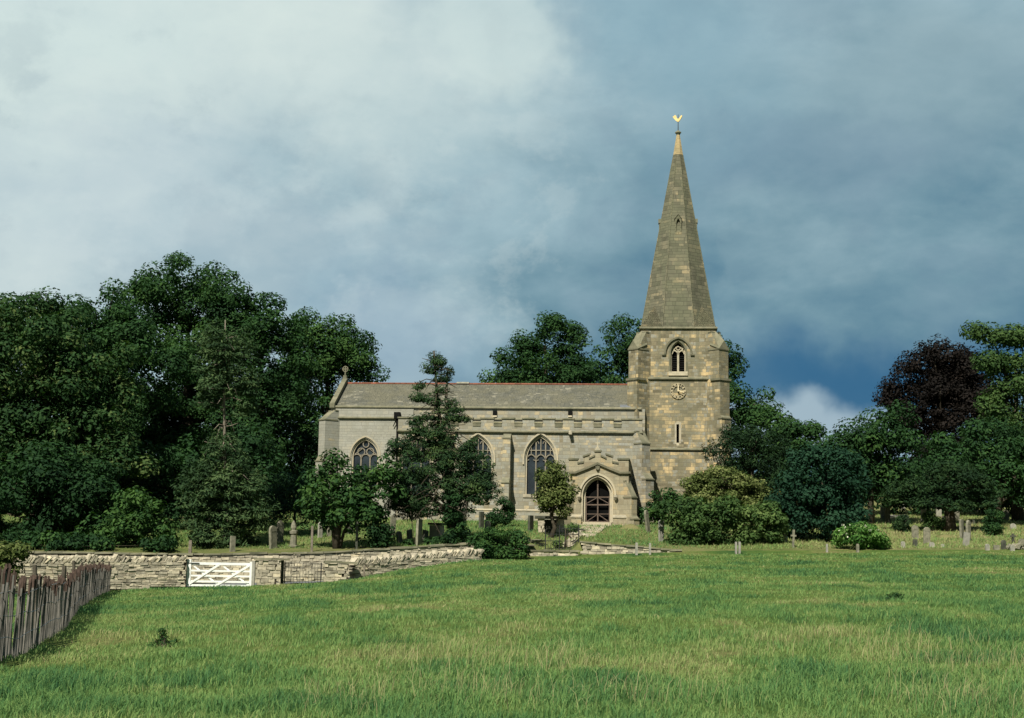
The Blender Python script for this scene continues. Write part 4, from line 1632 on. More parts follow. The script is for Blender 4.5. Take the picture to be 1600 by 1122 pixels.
# ---- clerestory and nave roof
def nave():
    m = MB()
    m.box(uA0 + .5, uT0 + .3, VC, VC + .4, wST - .5, wPT - .05, .5, 0)
    m.box(uA0 + .5, uT0 + .3, VB - .4, VB, -1, wPT - .05, .5, 0)
    string(m, uA0 + .5, uT0 + .05, VC, wPT - .03, .16, .14, .5)
    string(m, uA0 + .5, uT0 + .05, VC, C(800, 655, VC)[1], .14, .10, .5)
    for px in (773.5, 891):
        a, b = C(px, 646, VC)
        m.box(a - .14, a + .14, VC - .1, VC + .02, b - .26, b - .14, .9, 2)
    m.build('clerestory_wall', AM, church)
    for px in (773.5, 891):
        a, b = C(px, 645.5, VC)
        d = MB()
        d.box(a - .15, a + .15, VC - .12, VC + .03, b - .16, b + .16, .5)
        d.build('rainwater_outlet', MAT['dark'], church)
    r = MB()
    u0 = uCL + .2
    u1 = uT0 + .1
    pitched(r, u0, u1, VC + .12, wPT + .0, VR, wR, .15)
    pitched(r, u0, u1, VB - .12, wPT + .0, VR, wR, .15)
    rf = r.build('nave_roof', MAT['slate'], church)
    k = MB()
    u = u0
    i = 0
    while u < u1:
        w = .46
        t = random.gauss(.5, .16)
        if u > u0 + 15:
            t -= .12
        k.tube([(u, VR, wR + .02), (min(u + w - .015, u1), VR, wR + .02)], .08, 8, t - .06)
        u += w
        i += 1
    k.build('ridge_tiles', MAT['ridge'], rf)
    k = MB()
    a, b = C(724, 600, VR)
    k.box(a - .5, a + .45, VR - .14, VR + .14, wR + .04, wR + .16, .8)
    k.build('ridge_cap', MAT['gravepale'], rf)
    # lead flashing by the tower
    f = MB()
    pitched(f, uT0 - 1.5, uT0 + .1, VC + .20, wPT + .10, VC + .9, wPT + .42, .02)
    f.build('lead_flashing', MAT['lead'], rf)


nave()


# ---- porch
VP = -3.9


def porch():
    root = empty_child('porch', church)
    u0 = C(889.5, 780, VP)[0]
    u1 = C(982, 780, VP)[0]
    uc = C(934.2, 780, VP)[0]

    def Q(px, py):
        return C(px, py, VP)
    dhw = (C(952.6, 780, VP)[0] - C(914.4, 780, VP)[0]) / 2
    du = C(933.5, 780, VP)[0]
    sp = Q(934, 774)[1]
    ap = Q(934, 749)[1]
    fl = Q(934, 816)[1]
    hole = arch_pts(du, dhw, fl, sp, ap)
    top = Q(934, 738)[1]
    m = MB()
    gab = [(u0, -1.3), (u1, -1.3), (u1, top), Q(968, 738), Q(934, 724), Q(900, 738), (u0, top)]
    hole2 = arch_pts(du, dhw + .16, fl - .001, sp, ap + .17)
    m.wall(gab, [hole2], VP, .22, .5, 0)
    # second order of the arch
    pts = [hole2, hole]
    inner = hole
    outer = hole2
    n = len(hole)
    vs = [(a, VP + .22, b) for a, b in outer] + [(a, VP + .22, b) for a, b in inner] + [(a, VP + .5, b) for a, b in inner]
    m.add(vs, [(i, (i + 1) % n, (i + 1) % n + n, i + n) for i in range(n)] + [(i + n, (i + 1) % n + n, (i + 1) % n + 2 * n, i + 2 * n) for i in range(n)], .5, 2)
    m.box(u0 + .001, u0 + .4, VP + .01, .3, -1.3, top, .5, 0)
    m.box(u1 - .4, u1 - .001, VP + .01, .3, -1.3, top, .5, 0)
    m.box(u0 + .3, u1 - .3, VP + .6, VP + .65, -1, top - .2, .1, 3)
    # plinth
    pz = Q(965, 806)[1]
    for (a, b) in ((u0 - .10, du - dhw - .25), (du + dhw + .25, u1 + .10)):
        m.box(a, b, VP - .16, VP + .02, -1.3, pz - .12, .55, 0)
        string(m, a - .02, b + .02, VP - .12, pz - .08, .22, .1, .4, 2)
    m.build('porch_wall', [MAT['porch'], MAT['coping'], MAT['dress'], MAT['dark']], root)
    # parapet: stepped gable battlements
    p = MB()
    o = [(889.0, 738), (889.0, 718.5), (903, 718.5), (903, 725), (908.5, 724.5), (911.5, 722), (911.5, 714.5), (921, 710.5), (921, 717.5), (926, 714.5), (929, 712.5), (929, 706), (939, 706),
         (939, 712.5), (942, 714.5), (947, 717.5), (947, 710.5), (957, 714.5), (957, 722), (960, 724.5), (965.5, 725), (965.5, 718.5), (982.3, 718.5), (982.3, 738), (968, 738), (934, 724), (900, 738)]
    p.ext([Q(*q) for q in reversed(o)], VP - .04, VP + .28, .5, 0)
    p.box(u0 - .03, u0 + .28, VP + .28, .0, top, Q(890, 718.5)[1], .5, 0)
    p.box(u1 - .26, u1 + .02, VP + .28, .0, top, Q(980, 718.5)[1], .5, 0)
    p.build('porch_parapet', [MAT['porch']], root)
    k = MB()

    def cap(x0, y0, x1, y1):
        a, b = Q(x0, y0)
        c, d = Q(x1, y1)
        k.add([(a - .05, VP - .11, b), (c + .05, VP - .11, d), (c + .05, VP + .33, d), (a - .05, VP + .33, b), (a - .05, VP - .11, b + .11), (c + .05, VP - .11, d + .11), (c + .05, VP + .33, d + .11), (a - .05, VP + .33, b + .11)],
              [(0, 3, 2, 1), (4, 5, 6, 7), (0, 1, 5, 4), (1, 2, 6, 5), (2, 3, 7, 6), (3, 0, 4, 7)], .35)
    for seg in [(889, 718.5, 903, 718.5), (903.5, 724.8, 911, 723), (911.5, 714.5, 921, 710.5), (921.5, 717.5, 928.5, 713), (929, 706, 939, 706), (939.5, 713, 946.5, 717.5), (947, 710.5, 957, 714.5), (957.5, 723, 965, 724.8), (965.5, 718.5, 982.3, 718.5)]:
        cap(*seg)
    k.box(u1 - .3, u1 + .07, VP + .33, .0, Q(980, 718.5)[1], Q(980, 718.5)[1] + .11, .35)
    k.box(u0 - .07, u0 + .3, VP + .33, .0, Q(980, 718.5)[1], Q(980, 718.5)[1] + .11, .35)
    # gable string
    k.strip([Q(889, 738.5), Q(899, 738.5), Q(917, 731.5), Q(933.8, 724.3), Q(951, 731.5), Q(968, 738.5), Q(983, 738.5)], .14, VP - .16, VP + .04, .25)
    k.box(u1 - .02, u1 + .12, VP, .0, top - .07, top + .07, .3)
    k.build('porch_coping', MAT['coping'], root)
    # pinnacle base and cross
    f = MB()
    a, b = Q(933.6, 706)
    f.box(a - .18, a + .18, VP - .05, VP + .27, b + .1, b + .22, .5)
    f.box(a - .11, a + .11, VP + .0, VP + .22, b + .2, b + .34, .5)
    f.box(a - .035, a + .035, VP + .08, VP + .16, b + .3, b + .82, .6)
    f.box(a - .16, a + .16, VP + .085, VP + .155, b + .56, b + .64, .6)
    f.build('finial_cross', MAT['dress'], root)
    # hood mould with head stops, niche
    h = MB()
    hl = arch_line(du, dhw + .38, sp, ap + .36, 12, .08)
    h.strip(hl, .13, VP - .12, VP + .02, .62)
    h.strip(arch_line(du, dhw + .2, sp, ap + .2, 12, sp - fl), .08, VP - .03, VP + .1, .6)
    for sx in (-1, 1):
        x = du + sx * (dhw + .4)
        h.tube([(x, VP - .05, sp - .02), (x, VP - .17, sp - .14), (x, VP - .12, sp - .3)], [.11, .14, .07], 7, .25)
    h.build('arch_moulding', MAT['dress'], root)
    nq = MB()
    a, b = Q(933.8, 730)
    nq.box(a - .14, a + .14, VP - .1, VP + .02, b - .12, b + .1, .25, jit=.02)
    nq.tube([(a, VP - .1, b - .12), (a, VP - .03, b - .26)], [.12, .04], 6, .3)
    nq.build('carved_boss', MAT['coping'], root)
    # door gates: open framed timber leaves with mesh
    d = MB()
    v0, v1 = VP + .34, VP + .42

    def bar(p0, p1, w=.07, dv=0.0):
        d.strip([Q(*p0), Q(*p1)], w, v0 + dv, v1 + dv, random.uniform(.4, .6))
    bar((933.6, 750), (933.6, 816.5), .085)
    bar((915.2, 775), (915.2, 816.5), .09, .004)
    bar((952, 775), (952, 816.5), .09, .004)
    for y, w in ((776.5, .07), (788.5, .08), (803, .045), (815.5, .11)):
        bar((914, y), (953, y), w, -.004)
    bar((915, 787), (932, 777.5), .05, .008)
    bar((935, 777.5), (952, 787), .05, .008)
    bar((916, 815), (932, 804), .05, .008)
    bar((935, 804), (951, 815), .05, .008)
    d.build('timber_gate', MAT['timber'], root)
    # steps
    s = MB()
    a0 = C(911, 818, VP - .3)[0]
    a1 = C(955, 818, VP - .3)[0]
    s.box(a0, a1, VP - .55, VP + .3, fl - .5, fl - .0, .55, 0, jit=.01)
    s.box(a0 - .1, a1 + .1, VP - 1.0, VP - .5, fl - .6, fl - .17, .45, 0, jit=.012)
    s.build('porch_step', MAT['dress'], root)
    # diagonal buttress at its right corner, with slope
    wa = Q(985, 773)[1]
    wb = Q(985, 756)[1]
    for cu_, an_ in ((u1 - .12, -45), (u0 + .12, -135)):
        b = MB()
        buttress(b, cu_, VP + .15, R(an_), .5, [(.95, -1.2), (.95, .35), (.72, .55), (.72, wa - .15), (.05, wb + .2)])
        b.build('porch_buttress', [MAT['porch'], MAT['coping'], MAT['dress']], root)
    # low roof
    r = MB()
    vs = [(u0 + .2, VP + .2, top - .1), (uc, VP + .2, top + .55), (u1 - .2, VP + .2, top - .1), (u0 + .2, .1, top - .1), (uc, .1, top + .55), (u1 - .2, .1, top - .1)]
    r.add(vs, [(0, 1, 4, 3), (1, 2, 5, 4)])
    r.build('porch_roof', MAT['lead'], root)


def empty_child(name, parent):
    o = bpy.data.objects.new(name, None)
    o.empty_display_size = .3
    return link(o, parent)


porch()


# ---- tower and spire
def tower():
    root = empty_child('tower', church)
    TM = [MAT['tower'], MAT['coping'], MAT['dress'], MAT['dark']]
    w512 = C(1060, 512, VT)[1]
    w592 = C(1060, 592, VT)[1]
    w702 = C(1060, 702, VT)[1]
    uc = (uT0 + uT1) / 2
    vb = VT + TW
    # openings: belfry and slit
    bu, bsp = C(1059.6, 552, VT)
    bhw = (C(1072.5, 560, VT)[0] - C(1047.0, 560, VT)[0]) / 2
    bsl = C(1059, 580.5, VT)[1]
    bap = C(1059, 531.5, VT)[1]
    bh = arch_pts(bu, bhw, bsl, bsp, bap)
    su, s1 = C(1059, 663, VT)
    s0 = C(1059, 692, VT)[1]
    slit = [(su - .09, s0), (su + .09, s0), (su + .09, s1), (su - .09, s1)]
    m = MB()
    e = .07   # slight set-back at the belfry string
    m.wall([(uT0 - e, -1.3), (uT1 + e, -1.3), (uT1 + e, w592), (uT0 - e, w592)], [slit], VT - e, .35, .5, 0)
    m.wall([(uT0, w592), (uT1, w592), (uT1, w512), (uT0, w512)], [bh], VT, .4, .5, 0)
    m.add([(uT0 - e, VT - e, -1.3), (uT0 - e, vb + e, -1.3), (uT0 - e, vb + e, w592), (uT0 - e, VT - e, w592)], [(3, 2, 1, 0)], .5, 0)
    m.add([(uT1 + e, VT - e, -1.3), (uT1 + e, vb + e, -1.3), (uT1 + e, vb + e, w592), (uT1 + e, VT - e, w592)], [(0, 1, 2, 3)], .5, 0)
    m.add([(uT0 - e, vb + e, -1.3), (uT1 + e, vb + e, -1.3), (uT1 + e, vb + e, w592), (uT0 - e, vb + e, w592)], [(3, 2, 1, 0)], .5, 0)
    m.add([(uT0, VT, w592), (uT0, vb, w592), (uT0, vb, w512), (uT0, VT, w512)], [(3, 2, 1, 0)], .5, 0)
    m.add([(uT1, VT, w592), (uT1, vb, w592), (uT1, vb, w512), (uT1, VT, w512)], [(0, 1, 2, 3)], .5, 0)
    m.add([(uT0, vb, w592), (uT1, vb, w592), (uT1, vb, w512), (uT0, vb, w512)], [(3, 2, 1, 0)], .5, 0)
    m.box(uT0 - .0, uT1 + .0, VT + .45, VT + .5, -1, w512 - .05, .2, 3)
    m.box(su - .22, su - .092, VT - e - .012, VT, s0 - .1, s1 + .1, .55, 2)
    m.box(su + .092, su + .24, VT - e - .012, VT, s0 - .05, s1 + .14, .5, 2)
    m.box(su - .092, su + .092, VT - e - .01, VT + .1, s1 + .001, s1 + .2, .7, 2)
    m.box(su - .092, su + .092, VT - e - .01, VT + .1, s0 - .2, s0 - .001, .7, 2)
    m.build('tower_wall', TM, root)

    # string courses all round
    for (w, h, pr, ee) in ((w512 - .02, .17, .14, 0), (w592 + .02, .20, .14, e), (w702, .17, .13, e)):
        k = MB()
        string(k, uT0 - ee - pr, uT1 + ee + pr, VT - ee, w, h, pr, .4, 0)
        for side in (0, 1):
            poly = [(-.05, w + h * .6), (pr * .35, w + h * .5), (pr, w), (pr, w - h * .35), (pr * .25, w - h * .6), (-.05, w - h * .6)]
            sg = -1 if side == 0 else 1
            ux = uT0 - ee if side == 0 else uT1 + ee
            n = 6
            vs = [(ux + sg * a, VT - ee, b) for a, b in poly] + [(ux + sg * a, vb + ee, b) for a, b in poly]
            k.add(vs, [(i, i + n, (i + 1) % n + n, (i + 1) % n) for i in range(n)], .4, 0)
        k.build('string_course', MAT['coping'], root)

    # diagonal buttresses
    wtop = C(1000, 521, VT)[1]
    wfr = C(990, 545, VT - .6)[1]
    for (cu, cv, ang) in ((uT0 + .12, VT + .12, -135), (uT1 - .12, VT + .12, -45), (uT0 + .12, vb - .12, 135), (uT1 - .12, vb - .12, 45)):
        b = MB()
        s_ = C(990, 592, VT - .7)[1]
        s2 = C(990, 702, VT - .7)[1]
        s3 = C(1130, 653, VT - .7)[1]
        pr = [(1.34, -1.2), (1.34, s2 - 1.1), (1.20, s2 - .75), (1.20, s3 if ang == -45 else s2), (1.06, (s3 if ang == -45 else s2) + .18), (1.06, s_ - .05), (.95, s_ + .1), (.95, wfr), (.12, wtop + .1)]
        buttress(b, cu, cv, R(ang), .98, pr)
        # gablet cap over the slope
        M = Matrix.Translation((cu, cv, 0)) @ Matrix.Rotation(R(ang), 4, 'Z')
        b.add([(1.01, -.56, wfr - .02), (1.01, .56, wfr - .02), (1.01, 0, wfr + .62), (.1, -.56, wfr + .35), (.1, .56, wfr + .35), (.1, 0, wtop + .25)],
              [(0, 1, 2), (0, 2, 5, 3), (1, 4, 5, 2), (0, 3, 4, 1), (3, 5, 4)], .5, 1, M)
        for w, h in ((s_, .2), (s2, .16)):
            b.box(.2, 1.13 if w == s_ else 1.27, -.60, .60, w - .08, w + .07, .4, 1, M)
        b.build('tower_buttress', TM, root)

    # belfry window: a tapering hood, reveal, two lights and a quatrefoil head
    t = MB()
    t.strip(arch_line(bu, bhw + .36, bsp, bap + .18, 12, .1), .13, VT - .14, VT + .02, .3, 1)
    for sx in (-1, 1):
        t.box(bu + sx * (bhw + .44) - .14, bu + sx * (bhw + .44) + .14, VT - .12, VT + .02, bsp - .16, bsp - .06, .35, 1)
    t.strip(arch_line(bu, bhw + .02, bsp, bap + .02, 12, bsp - bsl), .14, VT - .015, VT + .1, .35, 1)
    v0, v1 = VT + .2, VT + .36
    hh = C(1059, 554, VT)[1]
    fh = bhw * .88
    t.strip([(bu, bsl), (bu, hh + .3)], .14, v0, v1, .6)
    for sx in (-1, 1):
        t.strip(arch_line(bu + sx * fh / 2, fh / 2, hh, hh + .32, 7), .09, v0, v1, .6)
        t.strip([(bu + sx * fh, bsl), (bu + sx * fh, hh)], .12, v0, v1, .5)
        t.strip([(bu + sx * fh * .9, hh + .05), (bu + sx * fh * .45, hh + .52), (bu, hh + .34)], .08, v0, v1, .75)
    t.strip([(bu - fh * .7, hh + .45), (bu, hh + .62), (bu + fh * .7, hh + .45)], .07, v0, v1, .6)
    t.strip(arch_line(bu, fh, hh + .1, bap - .1, 9), .1, v0, v1, .5)
    t.box(bu - bhw - .1, bu + bhw + .1, VT - .1, VT + .3, bsl - .3, bsl - .01, .75, 0)
    t.build('belfry_window', [MAT['dress'], MAT['coping']], root)
    t = MB()
    n = 9
    for i in range(n):
        z0 = bsl + (hh + .2 - bsl) * i / n
        t.add([(bu - fh, v1 + .02, z0), (bu + fh, v1 + .02, z0), (bu + fh, v1 + .14, z0 + .17), (bu - fh, v1 + .14, z0 + .17)], [(0, 1, 2, 3)], .3)
    t.build('louvres', MAT['dark'], root)

    # skeleton clock
    cu, cw = C(1059.6, 611, VT)
    c = MB()
    r0 = C(1071.6, 611, VT)[0] - cu
    v0, v1 = VT - e - .10, VT - e - .06
    for rr, wd in ((r0, .024), (r0 * .66, .02)):
        c.strip([(cu + rr * math.cos(a), cw + rr * math.sin(a)) for a in np.linspace(0, 2 * math.pi, 37)[:-1]], wd, v0, v1, .35, closed=True)
    rom = ['XII', 'I', 'II', 'III', 'IIII', 'V', 'VI', 'VII', 'VIII', 'IX', 'X', 'XI']
    for i, s in enumerate(rom):
        a = math.pi / 2 - i * math.pi / 6
        M = Matrix.Translation((cu + r0 * .83 * math.cos(a), 0, cw + r0 * .83 * math.sin(a))) @ Matrix.Rotation(-(a - math.pi / 2), 4, 'Y')
        ws = {'I': .05, 'V': .09, 'X': .09}
        tot = sum(ws[ch] for ch in s)
        x = -tot / 2
        hgt = r0 * .13
        for ch in s:
            xc = x + ws[ch] / 2
            if ch == 'I':
                c.strip([(xc, -hgt), (xc, hgt)], .026, v0 - .004, v1, .8, 0, M)
            elif ch == 'V':
                c.strip([(xc - .035, hgt), (xc, -hgt)], .026, v0 - .004, v1, .8, 0, M)
                c.strip([(xc, -hgt), (xc + .035, hgt)], .018, v0 - .006, v1, .8, 0, M)
            else:
                c.strip([(xc - .035, hgt), (xc + .035, -hgt)], .026, v0 - .004, v1, .8, 0, M)
                c.strip([(xc - .035, -hgt), (xc + .035, hgt)], .018, v0 - .006, v1, .8, 0, M)
            x += ws[ch]
    c.build('clock_dial', MAT['clockpaint'], root)
    c = MB()
    c.strip([(cu, cw - .04), (cu, cw + r0 * .72)], .075, v0 - .07, v0 - .04, .95)
    c.strip([(cu - .03, cw + .01), (cu + r0 * .8, cw - r0 * .20)], .065, v0 - .11, v0 - .08, .95)
    c.tube([(cu, v0 - .12, cw), (cu, v0 + .02, cw)], .06, 8, .9)
    c.build('clock_hands', MAT['clockpaint'], root)
    # putlog stain stones / lightning conductor omitted

    # ---- spire
    sroot = empty_child('spire', church)
    vc = VT + TW / 2
    wap = C(1060.3, 208, vc)[1]
    wb = w512 + .02
    hw0 = TW / 2 + .02
    spm = MB()

    def ring(w, hw):
        out = []
        for i in range(8):
            a = R(22.5 + 45 * i)
            rr = hw / math.cos(R(22.5))
            out.append((uc + rr * math.cos(a), vc + rr * math.sin(a), w))
        return out
    wcap = C(1060, 243, vc)[1]

    def hwat(w):
        t = (wap - w) / (wap - wb)
        return hw0 * t + .05
    levels = np.linspace(wb, wcap, 16)
    rings = [ring(w, hwat(w)) for w in levels]
    vs = [p for r_ in rings for p in r_]
    fs = []
    for i in range(len(rings) - 1):
        for k2 in range(8):
            fs.append((i * 8 + k2, i * 8 + (k2 + 1) % 8, (i + 1) * 8 + (k2 + 1) % 8, (i + 1) * 8 + k2))
    spm.add(vs, fs, .5, 0)
    # broaches
    hB = C(1100, 478, vc - 1.5)[1]
    hwb = hwat(wb)
    for sx in (-1, 1):
        for sy in (-1, 1):
            cnr = (uc + sx * hwb, vc + sy * hwb, wb)
            tt = math.tan(R(22.5))
            p1 = (uc + sx * hwb, vc + sy * hwb * tt, wb)
            p2 = (uc + sx * hwb * tt, vc + sy * hwb, wb)
            hw_t = hwat(hB)
            d = hw_t / math.cos(R(0)) / math.sqrt(2)
            tp = (uc + sx * d, vc + sy * d, hB)
            spm.add([cnr, p1, p2, tp], [(0, 1, 3), (2, 0, 3), (0, 3, 1), (0, 2, 3)], .72, 0)
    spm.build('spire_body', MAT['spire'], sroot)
    ar = MB()
    # arris rolls along the eight edges
    for k2 in range(8):
        ar.tube([rings[0][k2], rings[-1][k2]], [.045, .03], 5, .62)
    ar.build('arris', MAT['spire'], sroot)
    cp = MB()
    r1 = ring(wcap, hwat(wcap) + .012)
    r2 = ring(wap - .12, .12)
    cp.add(r1 + r2, [(i, (i + 1) % 8, (i + 1) % 8 + 8, i + 8) for i in range(8)], .6)
    cp.build('spire_tip', MAT['newstone'], sroot)
    cp = MB()
    cp.tube([(uc, vc, wap - .2), (uc, vc, wap - .05), (uc, vc, wap + .0), (uc, vc, wap + .07), (uc, vc, wap + .2)], [.13, .16, .24, .23, .07], 10)
    cp.build('capstone', MAT['coping'], sroot)
    # lucarnes on the four cardinal faces
    lw0 = C(1060, 371, vc)[1]
    lw1 = C(1060, 345, vc)[1]
    for q in range(4):
        M = Matrix.Translation((uc, vc, 0)) @ Matrix.Rotation(q * math.pi / 2, 4, 'Z')
        l = MB()
        f = hwat(lw0)
        hw_ = .24
        fr = -(f + .03) if q == 0 else -(f - .05)
        op = arch_pts(0, .14, lw0 + .1, lw1 - .52, lw1 - .16, 5)
        l.wall([(-hw_, lw0 - .1), (hw_, lw0 - .1), (hw_, lw1 - .2), (0, lw1 + .12), (-hw_, lw1 - .2)], [op], fr, .25, .6, 0, M)
        l.add([(-hw_, fr, lw0 - .1), (-hw_, fr, lw1 - .2), (-hw_, fr + .8, lw1 - .2), (-hw_, fr + .3, lw0 - .1)], [(0, 1, 2, 3)], .6, 0, M)
        l.add([(hw_, fr, lw0 - .1), (hw_, fr, lw1 - .2), (hw_, fr + .8, lw1 - .2), (hw_, fr + .3, lw0 - .1)], [(3, 2, 1, 0)], .6, 0, M)
        l.add([(-hw_ - .05, fr - .05, lw1 - .22), (0, fr - .05, lw1 + .15), (0, fr + .9, lw1 + .15), (-hw_ - .05, fr + .8, lw1 - .22), (hw_ + .05, fr - .05, lw1 - .22), (hw_ + .05, fr + .8, lw1 - .22)],
              [(0, 1, 2, 3), (1, 4, 5, 2)], .5, 0, M)
        l.box(-.2, .2, fr + .22, fr + .26, lw0, lw1 - .2, .5, 1, M)
        l.build('lucarne', [MAT['spire'], MAT['dark']], sroot)
    # rod and weathercock
    wk = C(1060.4, 196, vc)[1]
    wt_ = C(1060.4, 179, vc)[1]
    rd = MB()
    rd.tube([(uc, vc, wap + .1), (uc, vc, wt_)], [.035, .02], 6)
    rd.build('vane_rod', MAT['iron'], sroot)
    s = 1 / pxm(107)

    def K(dx, py):
        return (uc + dx * s, C(1060.4, py, vc)[1])
    ck = MB()
    body = [K(-.5, 190.5), K(1.2, 190.3), K(2.6, 188.5), K(4.4, 186.2), K(6.2, 183.0), K(6.6, 181.2), K(5.4, 180.6), K(4.0, 181.6), K(2.6, 183.6), K(1.2, 185.4), K(0, 186.0), K(-1.4, 185.2), K(-2.4, 183.4), K(-2.9, 181.4), K(-4.0, 179.9), K(-5.4, 179.8), K(-6.6, 181.0), K(-8.0, 181.6), K(-8.6, 182.6), K(-7.4, 183.8), K(-6.2, 185.6), K(-4.4, 187.6), K(-2.4, 189.6)]
    Mk = Matrix.Translation((uc, vc, 0)) @ Matrix.Rotation(R(-12), 4, 'Z') @ Matrix.Translation((-uc, -vc, 0))
    ck.ext(list(reversed(body)), vc - .05, vc + .05, .6, 0, Mk)
    ck.build('weathercock', MAT['gold'], sroot)


tower()


# ------------------------------------------------------------------ trees
def unit(n, rng=RNG):
    v = rng.normal(0, 1, (n, 3))
    return v / np.linalg.norm(v, axis=1, keepdims=True)


def leaf_cloud(clumps, leaf, n_per, tint_c, shape=0.55, droop=0.0, upbias=0.35, rnd=0.8, fill=0.25, flat=0.75, spray=0.0):
    """clumps: array (k,4) centre + radius. Returns verts, faces, tint of leaf-sized rhombs"""
    k = len(clumps)
    cnt = np.maximum(8, (n_per * (clumps[:, 3] / clumps[:, 3].mean()) ** 2)).astype(int)
    idx = np.repeat(np.arange(k), cnt)
    n = len(idx)
    d = unit(n)
    r = clumps[idx, 3] * np.where(RNG.uniform(0, 1, n) < fill, RNG.uniform(.2, .8, n), RNG.uniform(.78, 1.1, n))
    # lumpy surface inside one clump
    sc = np.stack([np.ones(n), np.ones(n), np.full(n, flat)], -1)
    P = clumps[idx, :3] + d * r[:, None] * sc
    if droop:
        P[:, 2] -= droop * (np.hypot(d[:, 0], d[:, 1]) ** 2) * clumps[idx, 3]
    nrm = d * .8 + unit(n) * rnd
    nrm[:, 2] += upbias
    nrm /= np.linalg.norm(nrm, axis=1, keepdims=True)
    t = np.cross(nrm, unit(n))
    t /= np.maximum(np.linalg.norm(t, axis=1, keepdims=True), 1e-6)
    if spray:
        t = t * (1 - spray) + (d + np.array([0, 0, -.5])) * spray
        t /= np.maximum(np.linalg.norm(t, axis=1, keepdims=True), 1e-6)
    b = np.cross(nrm, t)
    L = leaf * RNG.uniform(.6, 1.3, n)[:, None]
    W = L * shape
    V = np.stack([P - t * L, P - b * W - t * L * .1, P + t * L, P + b * W - t * L * .1], 1).reshape(-1, 3)
    F = np.arange(n * 4).reshape(n, 4)
    T = np.clip(tint_c[idx] + RNG.normal(0, .13, n), 0, 1)
    return V, F, T


